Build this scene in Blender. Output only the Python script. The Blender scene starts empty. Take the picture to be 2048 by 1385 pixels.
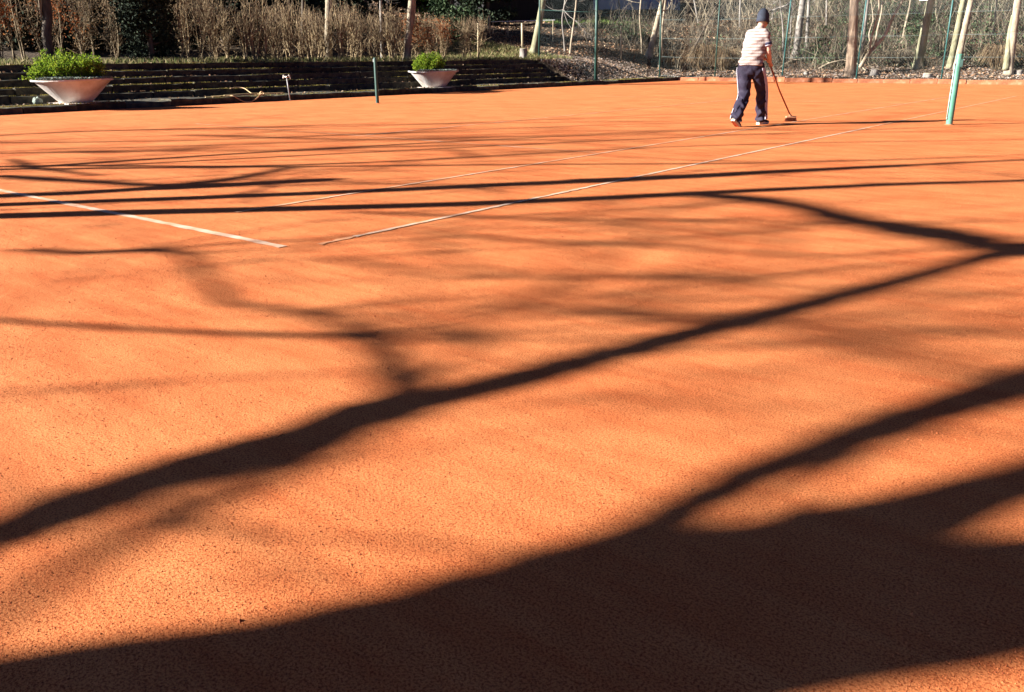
import bpy, math, random
import numpy as np

random.seed(7)
rng = np.random.default_rng(11)
scene = bpy.context.scene
col = scene.collection

# ------------------------------------------------------------------ camera
CAM = np.array([4.04423, -3.08793, 1.06149])
YAW, PITCH, ROLL, FPX = -0.667242, -0.326074, -0.0060767, 1708.74
FWD = np.array([math.sin(YAW) * math.cos(PITCH), math.cos(YAW) * math.cos(PITCH), math.sin(PITCH)])
_r = np.array([math.cos(YAW), -math.sin(YAW), 0.0])
_u = np.cross(_r, FWD)
RIGHT = math.cos(ROLL) * _r + math.sin(ROLL) * _u
UP = -math.sin(ROLL) * _r + math.cos(ROLL) * _u
cd = bpy.data.cameras.new("camera")
cam = bpy.data.objects.new("camera", cd)
col.objects.link(cam)
cam.location = CAM
import mathutils
cam.rotation_euler = mathutils.Matrix((tuple(RIGHT), tuple(UP), tuple(-FWD))).transposed().to_euler()
cd.sensor_width = 36.0
cd.lens = FPX / 2048 * 36.0
cd.clip_start = 0.05
cd.clip_end = 800
scene.camera = cam

# ------------------------------------------------------------------ daylight
SUN_EL = math.radians(23.5)
SD = np.array([0.655, 0.755]); SD /= np.linalg.norm(SD)        # ground direction in which shadows fall
SP = np.array([SD[1], -SD[0]])                                  # sideways
TEL = math.tan(SUN_EL)
world = bpy.data.worlds.new("World"); scene.world = world; world.use_nodes = True
wn = world.node_tree
bg = wn.nodes["Background"]
sky = wn.nodes.new("ShaderNodeTexSky"); sky.sky_type = 'NISHITA'; sky.sun_disc = False
sky.sun_elevation = SUN_EL
sky.sun_rotation = math.atan2(-SD[0], -SD[1])
wn.links.new(sky.outputs[0], bg.inputs[0])
sky.air_density = 0.10; sky.dust_density = 0.6; sky.ozone_density = 10.0
bg.inputs[1].default_value = 0.055
sl = bpy.data.lights.new("sun", 'SUN'); sl.energy = 5.0; sl.angle = math.radians(0.53); sl.color = (1.0, 0.96, 0.90)
so = bpy.data.objects.new("sun", sl); col.objects.link(so)
so.rotation_euler = mathutils.Vector((SD[0] * math.cos(SUN_EL), SD[1] * math.cos(SUN_EL), -math.sin(SUN_EL))).to_track_quat('-Z', 'Y').to_euler()
so.location = (-20, -20, 20)
vs = scene.view_settings
vs.view_transform = 'Standard'; vs.look = 'None'; vs.gamma = 1.0; vs.use_curve_mapping = False
vs.exposure = 2.05
scene.cycles.max_bounces = 6
scene.cycles.transparent_max_bounces = 8

# ------------------------------------------------------------------ helpers
def ray(px, py):
    d = FWD * FPX + RIGHT * (px - 1024) + UP * (692.5 - py)
    return d
def on_z(px, py, z=0.0):
    d = ray(px, py); return CAM + d * ((z - CAM[2]) / d[2])
def on_y(px, py, y):
    d = ray(px, py); return CAM + d * ((y - CAM[1]) / d[1])
def on_x(px, py, x):
    d = ray(px, py); return CAM + d * ((x - CAM[0]) / d[0])
def at_d(px, py, dist):                       # horizontal distance from the viewpoint
    d = ray(px, py); return CAM + d * (dist / math.hypot(d[0], d[1]))
def sm(t):
    t = np.clip(t, 0, 1); return t * t * (3 - 2 * t)

COURT_X0, COURT_Y1 = -15.35, 33.8
TOPZ = 0.95
def gz(x, y):
    x = np.asarray(x, float); y = np.asarray(y, float)
    left = (TOPZ - 0.02) * sm((-15.7 - x) / 2.4) * (1 - .75 * sm((y - 28) / 9))
    far = (-0.64 * (x - 4) + 0.77 * (y + 3))
    lb = sm((-17.0 - x) / 4)
    bank = (0.155 * np.clip(far - 37.5, 0, 12.5) + .04 * np.maximum(0, far - 50)) * lb
    yb = np.maximum(0, y - 33.95)
    back = 0.15 * sm(yb / 0.5) + 0.09 * np.minimum(yb, 5.5) + 0.27 * np.maximum(0, yb - 5.5)
    back = back * (1 - 0.8 * lb)
    side = 0.08 * np.maximum(0, -22 - x) + 0.14 * np.maximum(0, -36 - x)
    z = left + bank + back + side
    z = np.where((x > COURT_X0 - 0.05) & (y < 33.9) & (y > -5.3), -0.12, z)
    z = np.where((x > -18.2) & (x <= COURT_X0 - 0.05) & (y < 26.45), -0.12, z)
    z = np.where(z > 9, 9 + (z - 9) * 0.25, z)
    bump = 0.05 * (np.sin(x * 1.7 + y * 0.9) + np.sin(y * 2.3 - x * 0.6)) + 0.03 * np.sin(x * 5.1) * np.sin(y * 4.3)
    amt = np.clip((yb - 0.4) / 3, 0, 1) + np.clip((-18.6 - x) / 3, 0, 1) * 0.6
    return z + bump * np.clip(amt, 0, 1)

class MB:
    def __init__(s): s.v = []; s.f = []; s.m = []; s.n = 0
    def add(s, V, F, mi=0):
        V = np.asarray(V, float).reshape(-1, 3); F = np.asarray(F, int)
        s.v.append(V); s.f.append(F + s.n); s.m.append(np.full(len(F), mi)); s.n += len(V)
    def mesh(s, name, mats, origin=(0, 0, 0), smooth=False):
        V = np.concatenate(s.v) - np.asarray(origin, float)
        loops = np.concatenate([F.ravel() for F in s.f])
        sizes = np.concatenate([np.full(len(F), F.shape[1]) for F in s.f])
        starts = np.concatenate([[0], np.cumsum(sizes)[:-1]])
        me = bpy.data.meshes.new(name)
        me.vertices.add(len(V)); me.vertices.foreach_set('co', V.ravel().astype(np.float32))
        me.loops.add(len(loops)); me.loops.foreach_set('vertex_index', loops.astype(np.int32))
        me.polygons.add(len(sizes)); me.polygons.foreach_set('loop_start', starts.astype(np.int32))
        mi = np.concatenate(s.m)
        for m in (mats if isinstance(mats, (list, tuple)) else [mats]): me.materials.append(m)
        me.polygons.foreach_set('material_index', mi.astype(np.int32))
        me.polygons.foreach_set('use_smooth', np.full(len(sizes), smooth))
        me.update(calc_edges=True)
        return me
    def build(s, name, mats, parent=None, smooth=False, origin=None, **tags):
        o0 = np.zeros(3)
        if parent is not None: o0 = np.array(parent['_w'])
        elif origin is not None: o0 = np.asarray(origin, float)
        o = bpy.data.objects.new(name, s.mesh(name, mats, o0, smooth)); col.objects.link(o)
        if parent is not None: o.parent = parent
        else: o.location = o0
        o['_w'] = [float(a) for a in o0]
        tag(o, **tags)
        return o

def tag(o, label=None, cat=None, group=None, kind=None):
    if label: o['label'] = label
    if cat: o['category'] = cat
    if group: o['group'] = group
    if kind: o['kind'] = kind
    return o
def empty(name, loc, label=None, cat=None, group=None, kind=None):
    o = bpy.data.objects.new(name, None); col.objects.link(o); o.location = tuple(loc)
    o.empty_display_size = 0.1
    o['_w'] = [float(a) for a in loc]
    return tag(o, label, cat, group, kind)

def frames(P, ref=None):
    P = np.asarray(P, float); T = np.gradient(P, axis=0); T /= np.linalg.norm(T, axis=1)[:, None] + 1e-12
    A = np.zeros_like(P); B = np.zeros_like(P)
    a = np.array(ref, float) if ref is not None else (np.array([1., 0, 0]) if abs(T[0][0]) < .8 else np.array([0, 1., 0]))
    for i in range(len(P)):
        b = a if ref is None else np.array(ref, float)
        b = b - T[i] * (b @ T[i]); b /= np.linalg.norm(b) + 1e-12
        A[i] = b; B[i] = np.cross(T[i], b); a = b
    return A, B
def tube(mb, P, R, k=6, mi=0, R2=None, ref=None, cap=True, jit=0.0):
    P = np.asarray(P, float); n = len(P)
    R = np.broadcast_to(np.asarray(R, float), (n,)); R2 = R if R2 is None else np.broadcast_to(np.asarray(R2, float), (n,))
    A, B = frames(P, ref)
    th = np.arange(k) * 2 * math.pi / k
    V = P[:, None] + R[:, None, None] * np.cos(th)[None, :, None] * A[:, None] + R2[:, None, None] * np.sin(th)[None, :, None] * B[:, None]
    if jit: V += rng.normal(0, jit, V.shape) * R[:, None, None]
    V = V.reshape(-1, 3)
    i, j = np.meshgrid(np.arange(n - 1), np.arange(k), indexing='ij'); j2 = (j + 1) % k
    F = np.stack([i * k + j, i * k + j2, (i + 1) * k + j2, (i + 1) * k + j], -1).reshape(-1, 4)
    base = mb.n
    mb.add(V, F, mi)
    if cap:
        c = np.stack([P[0], P[-1]]); base2 = mb.n
        mb.v.append(c); mb.n += 2
        jj = np.arange(k); jn = (jj + 1) % k
        F3 = np.concatenate([np.stack([np.full(k, base2), base + jn, base + jj], -1), np.stack([np.full(k, base2 + 1), base + (n - 1) * k + jj, base + (n - 1) * k + jn], -1)])
        mb.f.append(F3); mb.m.append(np.full(len(F3), mi))
def smooth_path(P, n=24, extra=None):
    P = np.asarray(P, float); m = len(P)
    Q = np.vstack([2 * P[0] - P[1], P, 2 * P[-1] - P[-2]])
    out = []
    for t in np.linspace(0, m - 1, n):
        i = min(int(t), m - 2); u = t - i; a, b, c, d = Q[i], Q[i + 1], Q[i + 2], Q[i + 3]
        out.append(.5 * ((2 * b) + (-a + c) * u + (2 * a - 5 * b + 4 * c - d) * u * u + (-a + 3 * b - 3 * c + d) * u ** 3))
    return np.array(out)
def interp(vals, n): return np.interp(np.linspace(0, len(vals) - 1, n), np.arange(len(vals)), vals)
def box(mb, c, s, mi=0, bev=0.0, rot=0.0):
    """box centred at c with size s; bev bevels every edge by inset corner rings"""
    x, y, z = np.array(s) / 2.0
    if bev <= 0:
        V = np.array([[a * x, b * y, d * z] for d in (-1, 1) for a, b in ((-1, -1), (1, -1), (1, 1), (-1, 1))])
        F = [[3, 2, 1, 0], [4, 5, 6, 7], [0, 1, 5, 4], [1, 2, 6, 5], [2, 3, 7, 6], [3, 0, 4, 7]]
    else:
        V = []
        for d, ins in ((-z, bev), (-z + bev, 0), (z - bev, 0), (z, bev)):
            V += [[a * (x - ins), b * (y - ins), d] for a, b in ((-1, -1), (1, -1), (1, 1), (-1, 1))]
        V = np.array(V); F = [[3, 2, 1, 0], [12, 13, 14, 15]]
        for l in range(3):
            for i in range(4):
                j = (i + 1) % 4; F.append([l * 4 + i, l * 4 + j, l * 4 + 4 + j, l * 4 + 4 + i])
    if rot:
        cr, sr = math.cos(rot), math.sin(rot); V = np.stack([V[:, 0] * cr - V[:, 1] * sr, V[:, 0] * sr + V[:, 1] * cr, V[:, 2]], -1)
    mb.add(V + np.array(c), F, mi)
def twigs(mb, P0, P1, r0, r1, bend=0.08, mi=0, k=3):
    """many thin tapered sticks at once, each bent in the middle"""
    P0 = np.asarray(P0, float); P1 = np.asarray(P1, float); n = len(P0)
    if n == 0: return
    D = P1 - P0; L = np.linalg.norm(D, axis=1)[:, None]; T = D / (L + 1e-9)
    h = np.where(np.abs(T[:, 2:3]) < .8, np.array([[0, 0, 1.]]), np.array([[1., 0, 0]]))
    A = np.cross(T, h); A /= np.linalg.norm(A, axis=1)[:, None] + 1e-9; B = np.cross(T, A)
    M = (P0 + P1) / 2 + rng.normal(0, 1, (n, 3)) * bend * L
    r0 = np.broadcast_to(np.asarray(r0, float), (n,))[:, None]; r1 = np.broadcast_to(np.asarray(r1, float), (n,))[:, None]
    rings = []
    for C, r in ((P0, r0), (M, (r0 + r1) / 2), (P1, r1)):
        for j in range(k):
            a = 2 * math.pi * j / k
            rings.append(C + r * (math.cos(a) * A + math.sin(a) * B))
    V = np.stack(rings, 1).reshape(-1, 3)
    f = []
    for l in range(2):
        for j in range(k):
            j2 = (j + 1) % k; f.append([l * k + j, l * k + j2, (l + 1) * k + j2, (l + 1) * k + j])
    F = (np.arange(n)[:, None, None] * 3 * k + np.array(f)[None]).reshape(-1, 4)
    mb.add(V, F, mi)
def leaves(mb, C, size, mi=0, flat=0.0, aspect=0.55, up=None):
    """one bent leaf (two quads-ish triangles) per centre"""
    C = np.asarray(C, float); n = len(C)
    if n == 0: return
    T = rng.normal(0, 1, (n, 3)); T[:, 2] *= (1 - flat)
    if up is not None: T[:, 2] = np.abs(T[:, 2]) + up
    T /= np.linalg.norm(T, axis=1)[:, None] + 1e-9
    N = rng.normal(0, 1, (n, 3)); N[:, 2] += 3 * flat
    A = np.cross(N, T); A /= np.linalg.norm(A, axis=1)[:, None] + 1e-9
    N = np.cross(T, A)
    s = (np.broadcast_to(np.asarray(size, float), (n,)) * rng.uniform(.6, 1.3, n))[:, None]
    V = np.stack([C - T * s * .5, C + A * s * aspect * .5 + N * s * .12, C + T * s * .5, C - A * s * aspect * .5 + N * s * .12], 1).reshape(-1, 3)
    b = np.arange(n)[:, None] * 4
    F = np.concatenate([b + np.array([[0, 1, 2]]), b + np.array([[0, 2, 3]])])
    mb.add(V, F, mi)

# ------------------------------------------------------------------ materials
def mat(name, stops, scale=6.0, rough=0.9, bump=0.0, bscale=None, detail=6, island=False, trans=0.0, spec=0.2, metal=0.0, stretch=None, bdist=0.02, tint=0):
    m = bpy.data.materials.new(name); m.use_nodes = True; nt = m.node_tree; N = nt.nodes; L = nt.links
    p = N["Principled BSDF"]; out = N["Material Output"]
    p.inputs['Roughness'].default_value = rough; p.inputs['Metallic'].default_value = metal
    p.inputs['Specular IOR Level'].default_value = spec
    tc = N.new("ShaderNodeTexCoord"); vec = tc.outputs['Object']
    if stretch:
        mp = N.new("ShaderNodeMapping"); mp.inputs['Scale'].default_value = stretch; L.new(vec, mp.inputs[0]); vec = mp.outputs[0]
    nz = N.new("ShaderNodeTexNoise"); nz.inputs['Scale'].default_value = scale; nz.inputs['Detail'].default_value = detail
    nz.inputs['Roughness'].default_value = 0.65
    L.new(vec, nz.inputs['Vector'])
    cr = N.new("ShaderNodeValToRGB"); fac = nz.outputs['Fac']
    if island:
        ge = N.new("ShaderNodeNewGeometry")
        fac = ge.outputs['Random Per Island']
        lo, hi = 0.0, 1.0
    else: lo, hi = 0.3, 0.7
    e = cr.color_ramp.elements
    while len(e) < len(stops): e.new(0.5)
    for i, c in enumerate(stops):
        e[i].position = lo + (hi - lo) * (i / max(1, len(stops) - 1)); e[i].color = (c[0], c[1], c[2], 1)
    L.new(fac, cr.inputs[0])
    csock = cr.outputs[0]
    if tint:
        oi = N.new("ShaderNodeObjectInfo"); mr = N.new("ShaderNodeMapRange"); mr.inputs[3].default_value = 1 - tint; mr.inputs[4].default_value = 1 + tint
        L.new(oi.outputs['Random'], mr.inputs[0]); vm = N.new("ShaderNodeVectorMath"); vm.operation = 'SCALE'; L.new(csock, vm.inputs[0]); L.new(mr.outputs[0], vm.inputs[3]); csock = vm.outputs[0]
    L.new(csock, p.inputs['Base Color'])
    if bump:
        b2 = N.new("ShaderNodeTexNoise"); b2.inputs['Scale'].default_value = bscale or scale * 3; b2.inputs['Detail'].default_value = 8
        L.new(vec, b2.inputs['Vector'])
        bn = N.new("ShaderNodeBump"); bn.inputs['Strength'].default_value = bump; bn.inputs['Distance'].default_value = bdist
        L.new(b2.outputs['Fac'], bn.inputs['Height']); L.new(bn.outputs[0], p.inputs['Normal'])
    if trans:
        tr = N.new("ShaderNodeBsdfTranslucent"); L.new(cr.outputs[0], tr.inputs[0])
        mx = N.new("ShaderNodeMixShader"); mx.inputs[0].default_value = trans
        L.new(p.outputs[0], mx.inputs[1]); L.new(tr.outputs[0], mx.inputs[2]); L.new(mx.outputs[0], out.inputs[0])
    return m

def clay_mat():
    m = bpy.data.materials.new("clay"); m.use_nodes = True; nt = m.node_tree; N = nt.nodes; L = nt.links
    p = N["Principled BSDF"]; p.inputs['Roughness'].default_value = 0.95; p.inputs['Specular IOR Level'].default_value = 0.1
    tc = N.new("ShaderNodeTexCoord")
    def noise(scale, detail=4, rough=.6, vec=None):
        n = N.new("ShaderNodeTexNoise"); n.inputs['Scale'].default_value = scale; n.inputs['Detail'].default_value = detail; n.inputs['Roughness'].default_value = rough
        L.new(vec or tc.outputs['Object'], n.inputs['Vector']); return n.outputs['Fac']
    mp = N.new("ShaderNodeMapping"); mp.inputs['Rotation'].default_value = (0, 0, math.radians(62)); mp.inputs['Scale'].default_value = (1.2, 9, 1)
    L.new(tc.outputs['Object'], mp.inputs[0])
    big, drag, fine = noise(1.3, 5), noise(1.0, 5, .6, mp.outputs[0]), noise(170, 3, .7)
    cr = N.new("ShaderNodeValToRGB"); e = cr.color_ramp.elements
    e[0].position = .32; e[0].color = (0.52, 0.128, 0.038, 1); e[1].position = .66; e[1].color = (0.68, 0.248, 0.088, 1)
    mx = N.new("ShaderNodeMath"); mx.operation = 'MULTIPLY_ADD'; mx.inputs[1].default_value = .5
    ad = N.new("ShaderNodeMath"); ad.operation = 'MULTIPLY'; ad.inputs[1].default_value = .5
    L.new(drag, ad.inputs[0]); L.new(big, mx.inputs[0]); L.new(ad.outputs[0], mx.inputs[2]); L.new(mx.outputs[0], cr.inputs[0])
    spk = N.new("ShaderNodeValToRGB"); s = spk.color_ramp.elements
    s[0].position = .38; s[0].color = (.46, .30, .24, 1); s[1].position = .53; s[1].color = (1, 1, 1, 1)
    L.new(fine, spk.inputs[0])
    mm = N.new("ShaderNodeMix"); mm.data_type = 'RGBA'; mm.blend_type = 'MULTIPLY'; mm.inputs[0].default_value = 1
    L.new(cr.outputs[0], mm.inputs[6]); L.new(spk.outputs[0], mm.inputs[7]); L.new(mm.outputs[2], p.inputs['Base Color'])
    h1, h2 = noise(240, 3, .75), noise(14, 5, .6)
    a = N.new("ShaderNodeMath"); a.operation = 'MULTIPLY_ADD'; a.inputs[1].default_value = 1.6
    L.new(h2, a.inputs[0]); L.new(h1, a.inputs[2])
    a2 = N.new("ShaderNodeMath"); a2.operation = 'MULTIPLY_ADD'; a2.inputs[1].default_value = 1.2
    L.new(drag, a2.inputs[0]); L.new(a.outputs[0], a2.inputs[2]); a = a2
    bn = N.new("ShaderNodeBump"); bn.inputs['Strength'].default_value = 0.75; bn.inputs['Distance'].default_value = 0.0045
    L.new(a.outputs[0], bn.inputs['Height']); L.new(bn.outputs[0], p.inputs['Normal'])
    return m
M = {}
M['clay'] = clay_mat()
M['grit'] = mat("grit", [(.22, .05, .018), (.40, .11, .035), (.56, .17, .06)], island=True)
M['kerb'] = mat("clay_stained_kerb", [(.13, .045, .022), (.24, .085, .038), (.32, .15, .085)], 5, bump=.5, tint=.3)
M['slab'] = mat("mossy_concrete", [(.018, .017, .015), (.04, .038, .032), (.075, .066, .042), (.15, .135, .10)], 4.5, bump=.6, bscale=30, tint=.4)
M['moss'] = mat("moss", [(.10, .085, .015), (.22, .17, .03), (.30, .24, .05), (.14, .13, .05)], island=True, trans=.2)
M['earth'] = mat("earth", [(.03, .02, .013), (.065, .045, .028), (.10, .07, .042)], 3, bump=.8, bscale=14, bdist=.06)
M['pale_litter'] = mat('weathered_leaves', [(.10, .075, .06), (.30, .23, .19), (.48, .40, .34), (.20, .14, .10), (.06, .045, .036)], island=True, trans=.15)
M['litter'] = mat("dead_leaves", [(.08, .042, .025), (.22, .115, .06), (.37, .22, .125), (.48, .35, .23), (.13, .068, .04), (.05, .03, .02)], island=True, trans=.15)
M['grass'] = mat("grass", [(.06, .08, .02), (.13, .15, .045), (.22, .20, .08), (.32, .26, .13), (.24, .19, .10)], island=True, trans=.3)
M['lawn'] = mat('lawn_grass', [(.08, .14, .03), (.15, .24, .05), (.22, .30, .08)], island=True, trans=.3)
M['stem'] = mat("hedge_bark", [(.11, .075, .042), (.27, .20, .11), (.50, .40, .245)], 9, bump=.4, bscale=60, stretch=(1, 1, .3))
M['stem_dark'] = mat('dark_hedge_bark', [(.07, .05, .03), (.16, .12, .07), (.34, .27, .17)], 9, bump=.4, bscale=60, stretch=(1, 1, .3))
M['twig'] = mat("twig", [(.045, .03, .02), (.14, .095, .055), (.36, .265, .15), (.08, .052, .032), (.10, .065, .04)], island=True)
M['greytwig'] = mat("grey_twig", [(.012, .010, .009), (.045, .036, .028), (.12, .095, .068), (.03, .022, .017), (.34, .28, .19), (.02, .017, .014), (.16, .13, .085)], island=True)
M['tanleaf'] = mat("tan_leaf", [(.07, .042, .022), (.18, .11, .055), (.32, .22, .12), (.12, .065, .032)], island=True, trans=.25)
M['russet'] = mat("russet_leaf", [(.22, .06, .02), (.38, .11, .035), (.45, .20, .07), (.30, .10, .04)], island=True, trans=.3)
M['darkleaf'] = mat("dark_evergreen", [(.010, .016, .010), (.022, .032, .018), (.045, .06, .03)], island=True)
M['ivy'] = mat("ivy_leaf", [(.02, .04, .018), (.05, .085, .035), (.12, .16, .08)], island=True, trans=.1)
M['box'] = mat("box_leaf", [(.03, .07, .008), (.11, .20, .016), (.21, .31, .022), (.34, .42, .04), (.04, .085, .01)], island=True, trans=.45)
M['bark_pale'] = mat("pale_bark", [(.12, .095, .065), (.30, .245, .17), (.45, .38, .285)], 7, bump=.5, bscale=25, stretch=(1, 1, .35))
M['bark_green'] = mat("lichen_bark", [(.09, .09, .055), (.21, .20, .12), (.33, .31, .21)], 5, bump=.5, bscale=25, stretch=(1, 1, .4))
M['bark_grey'] = mat("grey_bark", [(.13, .115, .10), (.22, .195, .17), (.32, .29, .25)], 6, bump=.5, bscale=30, stretch=(1, 1, .4))
M['bark_ridged'] = mat("ridged_bark", [(.10, .07, .05), (.24, .175, .12), (.40, .31, .22)], 7, bump=1.0, bscale=16, stretch=(2.4, 2.4, .22), bdist=.05)
M['bark_dark'] = mat("dark_bark", [(.045, .035, .028), (.10, .08, .06), (.16, .13, .10)], 8, bump=.7, bscale=30, stretch=(1, 1, .3))
M['planter'] = mat("weathered_planter_concrete", [(.36, .22, .13), (.46, .40, .35), (.55, .51, .47), (.60, .57, .53)], 2.6, bump=.2, bscale=50)
M['soil'] = mat("soil", [(.03, .022, .015), (.07, .05, .035)], 20, bump=.6)
M['greymoss'] = mat("grey_moss", [(.10, .13, .11), (.20, .24, .20), (.30, .33, .27)], island=True)
M['galv'] = mat("galvanised_pipe", [(.20, .20, .195), (.30, .30, .29)], 30, rough=.45, spec=.5)
M['brass'] = mat("tap_metal", [(.35, .30, .24), (.55, .5, .45)], 30, rough=.35, metal=.6)
M['hose'] = mat("tan_hose", [(.42, .27, .14), (.55, .37, .20)], 12, rough=.6)
M['cane'] = mat("cane", [(.45, .33, .15), (.60, .46, .24)], 14, rough=.6)
M['post_dark'] = mat("dark_and_shaded_green_paint", [(.012, .045, .035), (.02, .065, .05)], 9, rough=.5, spec=.4)  # own colour of the net post; also holds shade on the left fence posts
M['post_light'] = mat("faded_green_paint", [(.06, .20, .135), (.08, .24, .165), (.15, .31, .23)], 7, rough=.4, spec=.5, stretch=(1, 1, .5))
M['fence_sunlit'] = mat("sunlit_fence_paint", [(.015, .075, .07), (.03, .12, .11)], 8, rough=.5, spec=.4)  # same fence paint with sunlight put into the teal
M['wire'] = mat("fence_wire", [(.10, .15, .14), (.16, .21, .20)], 8, rough=.5, spec=.5)
M['cable'] = mat("steel_cable", [(.55, .55, .52), (.7, .7, .66)], 8, rough=.4, spec=.5)
M['line'] = mat("line_tape", [(.54, .22, .10), (.58, .37, .25), (.62, .49, .38)], 4, rough=.6, detail=8)
M['fadedline'] = mat('faded_line', [(.54, .20, .08), (.58, .31, .18), (.62, .44, .33)], 4, rough=.8, detail=8)
M['dustline'] = mat("clay_dusted_line", [(.49, .17, .06), (.56, .25, .12), (.66, .44, .32)], 3.0, rough=.8, detail=8)
M['cut'] = mat("cut_wood", [(.52, .42, .27), (.68, .58, .40)], 18, bump=.2)
M['stakewood'] = mat("stake_wood", [(.33, .27, .17), (.50, .42, .28)], 10, bump=.4, stretch=(1, 1, .2))
M['wall_pale'] = mat("pale_render_wall", [(.42, .46, .54), (.50, .54, .60)], 1.5, bump=.1)
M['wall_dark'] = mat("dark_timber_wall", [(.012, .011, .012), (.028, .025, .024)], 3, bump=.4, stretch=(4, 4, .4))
M['roof'] = mat("dark_roof", [(.05, .04, .038), (.09, .07, .065)], 6, bump=.4)
M['glass'] = mat("window_glass", [(.02, .025, .03), (.03, .035, .045)], 2, rough=.08, spec=.6)
M['white'] = mat("white_paint", [(.72, .74, .78), (.8, .8, .82)], 3, rough=.5)
M['skin'] = mat("skin", [(.52, .29, .20), (.60, .35, .25)], 14, rough=.6, spec=.3)
M['knit'] = mat("knit_hat", [(.03, .036, .05), (.05, .058, .08)], 60, bump=.6, bscale=160, bdist=.006)
M['hair'] = mat("grey_hair", [(.25, .2, .14), (.42, .36, .28)], 90)
M['trouser'] = mat("navy_track_fabric", [(.017, .013, .026), (.030, .024, .042)], 5, rough=.75, bump=.5, bscale=11, bdist=.02)
M['stripe'] = mat("white_stripe", [(.42, .40, .45), (.52, .50, .55)], 20)
M['shoe'] = mat("black_shoe", [(.02, .02, .022), (.05, .05, .05)], 20, rough=.6)
M['sole'] = mat("pale_sole", [(.62, .55, .33), (.74, .70, .58)], 16, rough=.6)
M['redsole'] = mat("red_sole", [(.30, .06, .02), (.40, .10, .04)], 30)
M['handle'] = mat("red_broom_handle", [(.22, .045, .018), (.34, .075, .025)], 9, rough=.5)
M['brushwood'] = mat("brush_block", [(.42, .22, .12), (.52, .30, .17)], 18)
M['bristle'] = mat("brush_bristle", [(.16, .05, .03), (.26, .09, .05)], island=True)
M['plate'] = mat("white_plate", [(.75, .77, .76), (.8, .8, .8)], 3)

def shirt_mat():
    m = mat("striped_shirt", [(.34, .285, .255), (.42, .355, .32)], 8, bump=.35, bscale=9, bdist=.03)
    nt = m.node_tree; N = nt.nodes; L = nt.links; p = N["Principled BSDF"]
    tc = N.new("ShaderNodeTexCoord"); sp = N.new("ShaderNodeSeparateXYZ"); L.new(tc.outputs['Object'], sp.inputs[0])
    fr = N.new("ShaderNodeMath"); fr.operation = 'MULTIPLY'; fr.inputs[1].default_value = 1 / .047; L.new(sp.outputs[2], fr.inputs[0])
    fx = N.new("ShaderNodeMath"); fx.operation = 'FRACT'; L.new(fr.outputs[0], fx.inputs[0])
    cr = N.new("ShaderNodeValToRGB"); cr.color_ramp.interpolation = 'CONSTANT'; e = cr.color_ramp.elements
    e[0].position = 0; e[0].color = (.40, .24, .19, 1); e[1].position = .42; e[1].color = (1, 1, 1, 1)
    L.new(fx.outputs[0], cr.inputs[0])
    mm = N.new("ShaderNodeMix"); mm.data_type = 'RGBA'; mm.blend_type = 'MULTIPLY'; mm.inputs[0].default_value = .6
    src = p.inputs['Base Color'].links[0].from_socket
    L.new(src, mm.inputs[6]); L.new(cr.outputs[0], mm.inputs[7]); L.new(mm.outputs[2], p.inputs['Base Color'])
    return m
M['shirt'] = shirt_mat()
M['cuff'] = mat("navy_cuff", [(.03, .03, .06), (.05, .045, .08)], 20)

# ------------------------------------------------------------------ ground, court, lines
def axis(segs):
    out = []
    for a, b, s in segs: out += list(np.arange(a, b, s))
    return np.array(out + [segs[-1][1]])
gx = axis([(-260, -60, 12), (-60, -15.4, .45), (-15.4, 12, .8), (12, 260, 14)])
gy = axis([(-260, -8, 14), (-8, 33.6, .6), (33.6, 62, .4), (62, 260, 12)])
X, Y = np.meshgrid(gx, gy, indexing='ij')
Z = gz(X, Y)
nx, ny = X.shape
i, j = np.meshgrid(np.arange(nx - 1), np.arange(ny - 1), indexing='ij')
F = np.stack([i * ny + j, (i + 1) * ny + j, (i + 1) * ny + j + 1, i * ny + j + 1], -1).reshape(-1, 4)
mb = MB(); mb.add(np.stack([X, Y, Z], -1).reshape(-1, 3), F)
mb.build('ground', M['earth'], smooth=True, kind='structure')

mb = MB()
cx = axis([(COURT_X0, 10.5, .6)]); cy = axis([(-5.2, COURT_Y1, .6)])
X, Y = np.meshgrid(cx, cy, indexing='ij'); nx, ny = X.shape
i, j = np.meshgrid(np.arange(nx - 1), np.arange(ny - 1), indexing='ij')
F = np.stack([i * ny + j, (i + 1) * ny + j, (i + 1) * ny + j + 1, i * ny + j + 1], -1).reshape(-1, 4)
mb.add(np.stack([X, Y, np.zeros_like(X)], -1).reshape(-1, 3), F)
mb.build('clay_court', M['clay'], kind='structure')

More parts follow.
